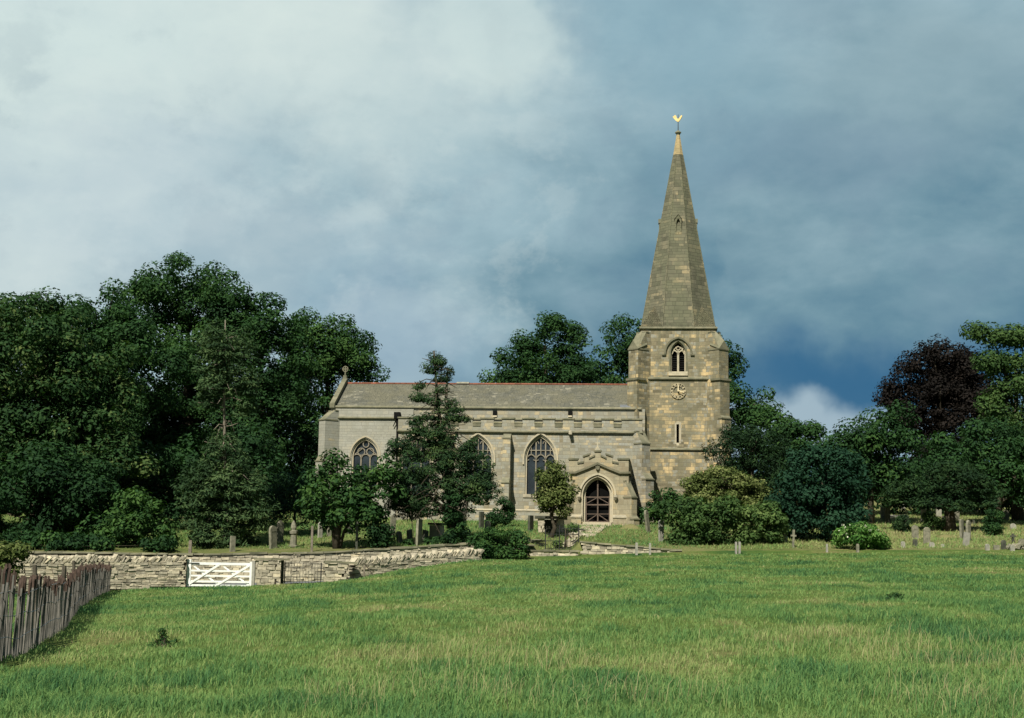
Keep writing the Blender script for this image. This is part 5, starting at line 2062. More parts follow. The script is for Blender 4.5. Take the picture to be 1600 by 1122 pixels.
def tree(name, label, D, ells, mat, trunk=None, clump=1.0, leaf=.19, n_per=95, dens=1.25, depth=.85, bark='bark', cat='tree', group=None, droop=0.0, limbs=9, gap=0.0,
         tint=.42, flat=.72, shape=.55, rnd=.55, upbias=.45, fill=.2, inner=.3, spray=0.0, extra_trunk=None, rtrunk=None, twigs=0, sizevar=1.0, cname='crown', trunkname='trunk', minbase=True, tintvar=.13):
    """ells: ellipses of the outline (cx, cy, rx, ry[, dD]) in photo px at distance D. trunk: (px, base_py)"""
    s = D / FPX
    cl, tc = [], []
    for e in ells:
        cx, cy, rx, ry = e[:4]
        dd = e[4] if len(e) > 4 else 0.0
        c = np.array(at(cx, cy, D + dd))
        k = s * (D + dd) / D
        ax = np.array([rx * k, max(rx, ry * .8) * k * depth, ry * k])
        ax = np.maximum(ax - clump * .38, ax * .5)
        area = 4 * math.pi * (((ax[0] * ax[1]) ** 1.6 + (ax[0] * ax[2]) ** 1.6 + (ax[1] * ax[2]) ** 1.6) / 3) ** (1 / 1.6)
        n = max(5, int(area / (math.pi * clump ** 2 * .75) * dens))
        d = unit(n)
        rr = np.where(RNG.uniform(0, 1, n) < inner, RNG.uniform(.25, .8, n), RNG.normal(1.0, .07, n))
        p = c + d * ax * rr[:, None]
        rad = clump * RNG.uniform(.55, 1.3, n) * sizevar
        cl.append(np.concatenate([p, rad[:, None]], 1))
        tc.append(np.clip(tint + RNG.normal(0, tintvar, n), 0, 1))
    cl = np.concatenate(cl)
    tc = np.concatenate(tc)
    if gap:
        keep = RNG.uniform(0, 1, len(cl)) > gap
        cl, tc = cl[keep], tc[keep]
    hh = H(cl[:, 0], cl[:, 1])
    cl[:, 2] = np.maximum(cl[:, 2], hh + cl[:, 3] * .55)
    V, F, T = leaf_cloud(cl, leaf, n_per, tc, shape, droop, upbias, rnd, fill, flat, spray)
    cxm, cym = cl[:, 0].mean(), cl[:, 1].mean()
    if trunk is not None:
        tp = at(trunk[0], trunk[1], D)
        base = Vector((tp.x, D, hz(tp.x, D)))
    else:
        base = Vector((cxm, cym, hz(cxm, cym)))
    root = empty(name, base)
    tag(root, label, cat, group)
    b = np.array(base)
    np_mesh(cname, V - b, F, MAT[mat], T, parent=root)
    # trunk and limbs
    m = MB()
    ztop = cl[:, 2].max()
    zmid = np.percentile(cl[:, 2], 55)
    Ht = ztop - base.z
    r0 = rtrunk if rtrunk else max(.08, Ht * .028)
    cxc = cl[:, 0].mean()
    cyc = cl[:, 1].mean()
    top = Vector((cxc - base.x, cyc - base.y, (zmid - base.z) + Ht * .15))
    if extra_trunk is not None:
        pts = [at(px, py, D) - base for px, py in extra_trunk]
        pts[0].z = -.3
        m.tube(pts, [r0 * (1 - .8 * i / (len(pts) - 1)) for i in range(len(pts))], 8, .5)
        lead = pts
    else:
        lead = [Vector((0, 0, -.3)), Vector((top.x * .08 + .02 * Ht * .2, top.y * .1, top.z * .3)), Vector((top.x * .45, top.y * .45, top.z * .62)), top]
        m.tube(lead, [r0 * 1.25, r0 * .85, r0 * .55, r0 * .2], 8, .5)
    order = RNG.permutation(len(cl))[:limbs]
    for i in order:
        tgt = Vector(cl[i, :3]) - base
        f = min(.9, max(.22, (tgt.z / max(top.z, .5)) * .6))
        # start on the leader
        li = f * (len(lead) - 1)
        i0 = int(li)
        st = lead[i0].lerp(lead[min(i0 + 1, len(lead) - 1)], li - i0)
        md = st.lerp(tgt, .5) + Vector((0, 0, .04 * Ht))
        rr = r0 * (.45 - .25 * f)
        m.tube([st, md, tgt], [rr, rr * .6, rr * .2], 5, .5)
    for i in range(twigs):
        li = RNG.uniform(.35, .95) * (len(lead) - 1)
        i0 = int(li)
        st = lead[i0].lerp(lead[min(i0 + 1, len(lead) - 1)], li - i0)
        a = RNG.uniform(0, 2 * math.pi)
        ln = RNG.uniform(.5, 1.6)
        m.tube([st, st + Vector((math.cos(a) * ln * .5, math.sin(a) * ln * .5, .05)), st + Vector((math.cos(a) * ln, math.sin(a) * ln, RNG.uniform(-.5, .2)))], [.035, .025, .01], 4, .6)
    m.build(trunkname, MAT[bark], root, smooth=True, uv=False)
    return root


def bush(name, label, D, ells, mat, **kw):
    kw.setdefault('cat', 'bush')
    kw.setdefault('clump', .45)
    kw.setdefault('leaf', .09)
    kw.setdefault('limbs', 6)
    kw.setdefault('n_per', 80)
    kw.setdefault('cname', 'foliage')
    kw.setdefault('trunkname', 'stem')
    return tree(name, label, D, ells, mat, **kw)


TG = 'trees behind the churchyard'
big = dict(clump=1.0, leaf=.145, n_per=165)
# --- tall wood on the left
tree('broadleaf_tree', 'big dark sycamore with yellow tipped leaves filling the left edge of the wood', 88,
     [(60, 560, 105, 100), (-40, 600, 90, 150), (130, 620, 90, 110), (40, 720, 120, 90), (150, 740, 90, 70)], 'syc', trunk=(70, 862), group=TG, tint=.42, **big)
tree('broadleaf_tree', 'broad mid green tree between the left edge sycamore and the tallest tree of the wood', 100,
     [(170, 500, 65, 62), (110, 545, 70, 70), (210, 560, 80, 80), (150, 640, 80, 90), (30, 520, 60, 62)], 'oak', trunk=(150, 850), group=TG, tint=.45, **big)
tree('broadleaf_tree', 'tallest tree of the left wood, its domed crown with small sky gaps near the top', 110,
     [(290, 455, 82, 60), (240, 475, 55, 52), (345, 500, 60, 60), (270, 570, 95, 80), (330, 620, 80, 90), (240, 680, 70, 70)], 'oak', trunk=(285, 855), group=TG, tint=.5, dens=1.1, **big)
tree('broadleaf_tree', 'dense tree stepping down from the tallest crown towards the chancel', 109,
     [(400, 515, 62, 60), (360, 480, 40, 40), (430, 590, 60, 75), (400, 680, 70, 80), (455, 560, 25, 30)], 'oak', trunk=(405, 850), group=TG, tint=.42, **big)
tree('broadleaf_tree', 'rounded tree with open branches standing right behind the chancel gable', 122,
     [(505, 520, 50, 46), (545, 545, 46, 52), (475, 570, 55, 60), (480, 620, 60, 60), (562, 585, 36, 32), (520, 670, 60, 60)], 'oak', trunk=(515, 835), group=TG, tint=.6, dens=1.25, **big)
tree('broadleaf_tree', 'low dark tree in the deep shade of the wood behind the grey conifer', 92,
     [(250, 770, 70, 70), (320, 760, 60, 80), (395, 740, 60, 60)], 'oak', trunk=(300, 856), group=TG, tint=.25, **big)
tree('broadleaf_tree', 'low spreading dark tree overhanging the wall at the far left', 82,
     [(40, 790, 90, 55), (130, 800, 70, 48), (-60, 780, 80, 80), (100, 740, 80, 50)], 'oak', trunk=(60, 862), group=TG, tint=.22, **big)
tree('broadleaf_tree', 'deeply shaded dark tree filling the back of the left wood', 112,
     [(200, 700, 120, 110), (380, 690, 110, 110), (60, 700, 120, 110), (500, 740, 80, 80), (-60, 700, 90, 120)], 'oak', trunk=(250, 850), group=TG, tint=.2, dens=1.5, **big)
bush('leafy_bush', 'bush with bright sunlit tips under the dark wood, behind the wall at left', 79.5, [(212, 805, 47, 38), (180, 830, 40, 26), (240, 835, 36, 24)], 'oak', clump=.6, leaf=.13, tint=.72, trunk=(210, 864))
bush('leafy_bush', 'low ragged undergrowth along the top of the wall under the left wood', 77.2, [(110, 850, 60, 16), (30, 850, 50, 18), (255, 852, 30, 12)], 'oak', clump=.5, leaf=.12, tint=.3)
bush('leafy_bush', 'pale olive hawthorn bush at the left edge, behind the paling fence', 58, [(8, 878, 30, 30), (35, 855, 10, 18), (-40, 880, 45, 40), (5, 900, 30, 22)], 'holly', clump=.4, leaf=.09, tint=.42, trunk=(5, 935))

# grey-green half bare conifer
tree('conifer', 'half bare grey green conifer with a pale exposed trunk in front of the left wood', 80,
     [(354, 528, 42, 34), (335, 565, 36, 32), (380, 572, 30, 34), (350, 600, 38, 22), (326, 622, 18, 28), (384, 622, 18, 32), (345, 690, 34, 22), (352, 735, 52, 40), (340, 790, 56, 48), (385, 780, 42, 50), (320, 745, 34, 36), (352, 835, 50, 18)], 'cypress',
     trunk=(352, 862), clump=.55, leaf=.13, n_per=95, dens=1.45, droop=.6, flat=.7, shape=.35, limbs=30, twigs=60, bark='barkpale', extra_trunk=[(352, 862), (352, 780), (351, 690), (350, 600), (352, 500)], rtrunk=.15, tint=.55, spray=.45, upbias=.4, cat='conifer', rnd=.5, tintvar=.2)
tree('conifer', 'feathery blue green cypress clump below the chancel end', 87, [(440, 780, 24, 38), (470, 778, 26, 40), (492, 790, 20, 32), (425, 800, 18, 28)], 'bluegreen', trunk=(460, 830),
     clump=.5, leaf=.14, n_per=80, shape=.22, flat=1.5, spray=0.3, cat='conifer', limbs=5, depth=.7, tint=.55)
# small multi stemmed tree
st = tree('small_tree', 'small round leaved tree on several dark stems behind the wall, left of the pine', 79,
          [(520, 770, 52, 48), (512, 728, 24, 24), (575, 765, 48, 44), (600, 735, 26, 26), (545, 800, 60, 26), (490, 795, 30, 26)], 'oak', trunk=(525, 862), clump=.62, leaf=.14, n_per=85, tint=.62, limbs=14, rtrunk=.16, dens=1.0)
mm = MB()
for (x1, z1) in ((-.55, 2.4), (.45, 2.5), (.9, 1.9), (-.15, 2.9)):
    mm.tube([(x1 * .15, 0, -.2), (x1 * .45, .05, z1 * .5), (x1, .1, z1)], [.11, .08, .05], 7, .4)
mm.build('stem', MAT['bark'], st, smooth=True, uv=False)
bush('leafy_bush', 'dark round bush behind the wall, right of the tall black post', 78.6, [(585, 835, 28, 20), (600, 845, 16, 12)], 'oak', clump=.4, leaf=.1, tint=.32)

# tall ragged pine in front of the aisle
tree('conifer', 'tall ragged dark pine with bare twin trunks in front of the nave', 80.5,
     [(680, 562, 22, 14), (695, 575, 20, 10), (668, 575, 12, 12), (663, 603, 15, 9), (690, 590, 12, 8), (684, 602, 14, 14), (692, 640, 18, 14), (678, 625, 14, 12), (700, 665, 18, 14), (682, 660, 16, 14), (655, 620, 9, 7), (700, 628, 12, 8), (712, 638, 9, 6), (668, 650, 16, 7), (705, 650, 12, 6), (722, 652, 9, 4), (650, 655, 8, 5), (660, 672, 18, 12),
      (690, 685, 30, 18), (640, 695, 30, 30), (655, 740, 44, 46), (628, 760, 30, 42), (742, 736, 30, 46), (733, 700, 16, 18), (757, 756, 26, 30), (708, 705, 24, 34), (715, 760, 26, 28), (688, 725, 30, 30), (650, 785, 44, 22), (724, 800, 18, 18), (670, 690, 24, 26)], 'pine',
     trunk=(708, 862), gap=.14, clump=.42, leaf=.10, n_per=100, dens=1.5, droop=.25, flat=.6, shape=.3, limbs=40, twigs=70, bark='bark', extra_trunk=[(708, 862), (705, 800), (692, 700), (683, 620), (678, 548)], rtrunk=.22, tint=.5, cat='conifer', depth=.7, tintvar=.2)
mm = MB()
_b = at(708, 862, 80.5)
_root = bpy.data.objects[[o.name for o in bpy.data.objects if o.get('label', '').startswith('tall ragged dark pine')][0]]
bl = _root.location
def _rel(px, py, dd=0): return at(px, py, 80.5 + dd) - Vector(bl)
mm.tube([_rel(712, 862), _rel(706, 780), _rel(698, 700), _rel(697, 620), _rel(700, 575)], [.2, .15, .12, .09, .04], 7, .6)
mm.tube([_rel(712, 862, -.2), _rel(722, 810, -.2), _rel(735, 760)], [.26, .2, .08], 7, .4)
mm.build('second_trunk', MAT['barkpale'], _root, smooth=True, uv=False)
mm = MB()
for (a, b, c, d) in [(676, 770, 630, 795), (680, 760, 640, 780), (670, 785, 645, 815), (672, 740, 650, 770), (690, 780, 655, 800), (668, 800, 690, 838), (700, 790, 740, 812), (690, 750, 668, 805), (640, 790, 648, 850)]:
    mm.tube([_rel(a, b, -.6), _rel((a + c) / 2, (b + d) / 2 - 2, -1.0), _rel(c, d, -1.2)], [.035, .025, .012], 4, .3)
mm.build('dead_branches', MAT['bark'], _root, uv=False)
# ivy sleeve on its foot
bush('ivy', 'dense ivy sleeve wrapping the foot of the tall pine', 80.2, [(708, 790, 17, 28), (712, 830, 16, 30), (700, 850, 18, 12)], 'oak', clump=.3, leaf=.08, tint=.35, cat='ivy', limbs=2)

bush('clipped_bush', 'small clipped egg shaped evergreen by the aisle wall', 93, [(787, 798, 16, 19), (787, 806, 16, 12)], 'oak', clump=.3, leaf=.07, n_per=90, tint=.4, inner=.05)
bush('leafy_bush', 'thin dark shrub against the left of the clipped evergreen', 92, [(768, 812, 9, 16)], 'oak', clump=.3, leaf=.08, tint=.3)
tree('small_tree', 'small olive yellow leaved tree with crooked dark trunk in front of the porch corner', 87.5,
     [(866, 752, 30, 28), (868, 782, 28, 24), (852, 768, 16, 26), (884, 770, 14, 26), (870, 732, 18, 14)], 'holly', trunk=(858, 846), clump=.42, leaf=.1, n_per=80, tint=.45, extra_trunk=[(858, 846), (867, 825), (861, 805), (867, 785), (866, 750)], rtrunk=.17, limbs=10, tintvar=.17)
bush('round_bush', 'wide dark round bush on the field side of the wall, left of the entrance', 77.8, [(782, 852, 44, 26), (762, 858, 26, 18), (803, 858, 24, 18)], 'oak', clump=.35, leaf=.085, tint=.62, n_per=90)
bush('leafy_bush', 'low weeds growing round the foot of the iron railings', 82.6, [(895, 826, 9, 6), (870, 850, 7, 7)], 'light', clump=.25, leaf=.07, tint=.6)

# --- trees behind the church
tree('broadleaf_tree', 'spreading dark tree rising over the nave roof left of the spire', 128,
     [(858, 530, 48, 38), (820, 545, 30, 26), (895, 548, 34, 40), (850, 578, 70, 38), (785, 590, 36, 18), (912, 600, 36, 40), (785, 556, 16, 12), (840, 620, 80, 34)], 'oak', trunk=(858, 800), group=TG, tint=.45, dens=1.3, depth=.7, clump=.95, leaf=.145, n_per=150)
tree('broadleaf_tree', 'dense green tree half hidden behind the spire base', 126,
     [(985, 533, 44, 42), (962, 580, 44, 50), (1040, 560, 70, 60), (1115, 565, 40, 55), (1128, 600, 30, 44), (1000, 640, 60, 60), (945, 610, 30, 40)], 'oak', trunk=(1030, 800), group=TG, tint=.42, depth=.7, **big)
tree('broadleaf_tree', 'mid green tree just right of the tower wall at clock height', 118,
     [(1170, 650, 42, 46), (1190, 640, 26, 34), (1150, 640, 22, 40), (1180, 710, 50, 50)], 'oak', trunk=(1170, 810), group=TG, tint=.52, depth=.8, **big)
tree('broadleaf_tree', 'mid green tree with feathery top between the tower and the sunlit cloud gap', 114,
     [(1240, 665, 36, 38), (1255, 700, 38, 44), (1225, 720, 40, 50), (1270, 680, 14, 22)], 'oak', trunk=(1240, 812), group=TG, tint=.58, depth=.8, clump=.95, leaf=.145, n_per=150)
tree('yew_tree', 'dark spreading yew touching the right side of the tower', 97,
     [(1165, 700, 44, 42), (1135, 695, 28, 30), (1200, 710, 38, 44), (1160, 750, 50, 40), (1215, 745, 30, 45)], 'yew', trunk=(1175, 830), clump=.7, leaf=.14, shape=.3, tint=.4, spray=.4, droop=.2, n_per=95)
tree('shrub_tree', 'yellowish green shrub tree at the foot of the tower', 93,
     [(1120, 752, 46, 22), (1165, 765, 34, 26), (1090, 765, 24, 22), (1130, 785, 60, 24), (1185, 770, 20, 24)], 'holly', trunk=(1130, 835), clump=.5, leaf=.10, n_per=95, tint=.5, flat=.6)
tree('shrub_tree', 'large leafy bush covering the end of the rubble wall right of the porch', 84,
     [(1080, 810, 40, 30), (1110, 825, 40, 34), (1055, 800, 22, 22), (1085, 845, 44, 20), (1130, 800, 30, 22)], 'light', trunk=(1095, 862), clump=.55, leaf=.11, n_per=95, tint=.38)
tree('shrub_tree', 'lighter leafy bush with sunlit sprays beside the two slim pale posts', 84.5,
     [(1180, 815, 40, 30), (1160, 840, 30, 20), (1205, 835, 26, 22), (1195, 800, 26, 20)], 'light', trunk=(1180, 860), clump=.5, leaf=.12, n_per=85, tint=.6)
bush('leafy_bush', 'green bush filling the corner between porch buttress and tower', 96, [(1025, 795, 22, 24), (1050, 785, 20, 22), (1010, 800, 12, 16)], 'oak', clump=.45, leaf=.11, tint=.55)
tree('shrub_tree', 'dark foliage between the leafy bush and the big blue green yew', 90, [(1215, 800, 24, 34), (1225, 770, 14, 28)], 'bluegreen', clump=.5, leaf=.12, tint=.4, trunk=(1215, 850))
bush('flowering_bush', 'tiny patch of yellow flowers in front of the dark yew right of the tower', 89, [(1219, 774, 5, 7)], 'yellow', clump=.18, leaf=.06, n_per=30, limbs=1)
tree('yew_tree', 'huge domed blue green yew right of the tower', 87,
     [(1288, 755, 66, 56), (1290, 725, 52, 30), (1285, 800, 70, 42), (1322, 790, 36, 50), (1250, 780, 36, 56)], 'bluegreen', trunk=(1290, 856), clump=.7, leaf=.12, n_per=110, tint=.5, inner=.12)
bush('flowering_bush', 'bright green bush with flat cream blossom heads at the field edge', 81.6, [(1346, 836, 36, 18), (1325, 838, 22, 16), (1370, 846, 18, 11)], 'bright', clump=.35, leaf=.09, n_per=80, tint=.45, tintvar=.2)
fb = bush('flowering_bush', 'cream blossom heads', 81.2, [(1345, 830, 34, 15)], 'blossom', clump=.07, leaf=.05, n_per=9, dens=.018, limbs=0, inner=0)
# move the blossom into the flowering bush as a part
_par = [o for o in bpy.data.objects if o.get('label', '').startswith('bright green bush with flat')][0]
for ch in list(fb.children):
    if ch.name.startswith('foliage'):
        ch.name = 'blossom'
        ch.parent = _par
        ch.location = fb.location - _par.location
    else:
        bpy.data.objects.remove(ch)
bpy.data.objects.remove(fb)

# --- right background
tree('broadleaf_tree', 'dark green bushy tree left of the copper beech, under the white cloud', 104,
     [(1330, 690, 40, 48), (1375, 700, 50, 60), (1350, 740, 60, 50), (1400, 660, 34, 36), (1420, 730, 50, 50)], 'oak', trunk=(1360, 800), group=TG, tint=.36, **big)
tree('copper_beech', 'blackish purple copper beech with wide drooping crown against the blue gap of sky', 124,
     [(1475, 575, 54, 46), (1440, 605, 60, 54), (1505, 570, 36, 36), (1500, 590, 44, 46), (1470, 650, 80, 50), (1395, 620, 22, 36), (1530, 630, 40, 60), (1480, 710, 60, 50)], 'copper', trunk=(1470, 800), group=TG, tint=.5, droop=.3, dens=1.35, **big)
tree('broadleaf_tree', 'light green tree with long loose top branches at the right edge', 108,
     [(1572, 590, 46, 48), (1600, 560, 40, 46), (1620, 620, 60, 70), (1560, 640, 40, 50), (1528, 518, 26, 4), (1560, 530, 24, 10), (1590, 525, 22, 12), (1545, 565, 16, 16), (1600, 690, 70, 60)], 'light', trunk=(1590, 810), group=TG, tint=.42, dens=1.0, gap=.08, **big)
tree('broadleaf_tree', 'shaded low green tree below the light green one at the right edge', 103,
     [(1560, 700, 60, 44), (1620, 720, 50, 60), (1500, 710, 50, 36), (1580, 750, 70, 36)], 'oak', trunk=(1560, 805), group=TG, tint=.42, **big)
tree('yew_tree', 'flat spreading dark yew on a short black trunk among the right hand gravestones', 97,
     [(1485, 750, 60, 30), (1450, 770, 40, 22), (1530, 765, 40, 24), (1490, 735, 40, 22), (1490, 785, 60, 12), (1400, 765, 30, 20)], 'yew', trunk=(1484, 833), clump=.6, leaf=.13, shape=.35, tint=.48, flat=.5, droop=.3, n_per=95, rtrunk=.42, spray=.3)
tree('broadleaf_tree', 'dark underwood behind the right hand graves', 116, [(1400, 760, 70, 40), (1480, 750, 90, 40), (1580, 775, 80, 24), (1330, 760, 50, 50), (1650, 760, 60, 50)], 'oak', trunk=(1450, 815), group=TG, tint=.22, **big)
bush('clipped_bush', 'clipped egg shaped evergreen on a narrow foot near the right edge', 93, [(1552, 812, 17, 19), (1552, 824, 13, 14)], 'oak', clump=.3, leaf=.07, n_per=95, tint=.42, inner=.05)
bush('clipped_bush', 'low block of clipped hedge with pale green top among the graves', 97, [(1449, 813, 12, 11), (1466, 813, 12, 11)], 'light', clump=.28, leaf=.07, n_per=90, tint=.30, flat=1)
bush('clipped_bush', 'small dark clipped bush left of the flat spreading yew', 96, [(1410, 822, 11, 17)], 'yew', clump=.28, leaf=.07, n_per=90, tint=.5)
bush('thistle_clump', 'dark straggly thistle clump in the meadow below the white gate', ground_hit(256, 1012).y, [(258, 998, 15, 12), (248, 1004, 12, 9), (272, 1004, 10, 7), (255, 990, 5, 8)], 'oak', clump=.07, leaf=.045, n_per=8, tint=.5, dens=.6, limbs=14, cat='weed', shape=.3)
bush('thistle_clump', 'smaller dark weed tuft in the far right part of the meadow', ground_hit(1402, 936).y, [(1402, 931, 6, 4), (1396, 933, 6, 3)], 'oak', clump=.09, leaf=.06, n_per=14, tint=.4, dens=.8, limbs=8, cat='weed', shape=.3)
bush('leafy_bush', 'clump of dark weeds in the churchyard below the pine', 80.2, [(675, 850, 12, 6), (640, 853, 10, 6)], 'oak', clump=.25, leaf=.08, tint=.5)
# distant wood beyond everything
WD = []
for i in range(60):
    px = -500 + i * 46
    WD.append((px, 800 + RNG.uniform(-15, 12), RNG.uniform(40, 60), RNG.uniform(22, 36), RNG.uniform(-6, 20)))
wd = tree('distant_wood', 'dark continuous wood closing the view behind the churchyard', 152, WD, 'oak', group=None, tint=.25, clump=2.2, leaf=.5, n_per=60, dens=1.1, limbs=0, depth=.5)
wd['kind'] = 'stuff'
wd['category'] = 'wood'
for ch in wd.children:
    ch['kind'] = 'stuff'


# ------------------------------------------------------------------ gravestones
def stone_outline(kind, w, h):
    r = w / 2
    if kind == 'round':
        return [(-r, -.2), (r, -.2), (r, h - r)] + [(r * math.cos(a), h - r + r * math.sin(a)) for a in np.linspace(0, math.pi, 9)[1:-1]] + [(-r, h - r)]
    if kind == 'gothic':
        return [(-r, -.2), (r, -.2), (r, h - r * 1.3), (r * .75, h - r * .6), (r * .4, h - r * .2), (0, h), (-r * .4, h - r * .2), (-r * .75, h - r * .6), (-r, h - r * 1.3)]
    if kind == 'shoulder':
        return [(-r, -.2), (r, -.2), (r, h - r * .9), (r * .7, h - r * .9)] + [(r * .7 * math.cos(a), h - r * .7 + r * .7 * math.sin(a)) for a in np.linspace(0, math.pi, 8)] + [(-r * .7, h - r * .9), (-r, h - r * .9)]
    if kind == 'cross':
        a = r * .33
        return [(-a, -.2), (a, -.2), (a, h * .62), (r, h * .62), (r, h * .62 + 2 * a), (a, h * .62 + 2 * a), (a, h), (-a, h), (-a, h * .62 + 2 * a), (-r, h * .62 + 2 * a), (-r, h * .62), (-a, h * .62)]
    return [(-r, -.2), (r, -.2), (r * .97, h - .02), (r * .9, h), (-r * .88, h + .01), (-r * .97, h - .03)]


def grave(px, y0, y1, wpx, kind, mat, label, rot=0, lean=0, tilt=0, D=None, thick=.14, base=False):
    g = ground_hit(px, y1, 60) if D is None else at(px, y1, D)
    if D is not None:
        g.z = hz(g.x, D)
    s = g.y / FPX
    h = (y1 - y0) * s
    w = max(wpx * s, .2) / max(.35, math.cos(R(rot)))
    m = MB()
    m.ext(stone_outline(kind, w, h), -thick / 2, thick / 2, random.uniform(.4, .6))
    if kind in ('round', 'gothic', 'shoulder') and h > .7:
        # a sunk inscription panel border
        q = w / 2 * .74
        m.strip([(-q, .2), (-q, h - w * .62), (q, h - w * .62), (q, .2)], .025, -thick / 2 - .012, -thick / 2 + .004, .35)
    if base:
        m.box(-w * .65, w * .65, -thick, thick, -.2, .14, .5, jit=.01)
    o = m.build('gravestone', MAT[mat], None, loc=(g.x, g.y, g.z))
    o.rotation_euler = (R(tilt), R(lean), R(rot))
    tag(o, label, 'gravestone', 'gravestones in the churchyard')
    return o


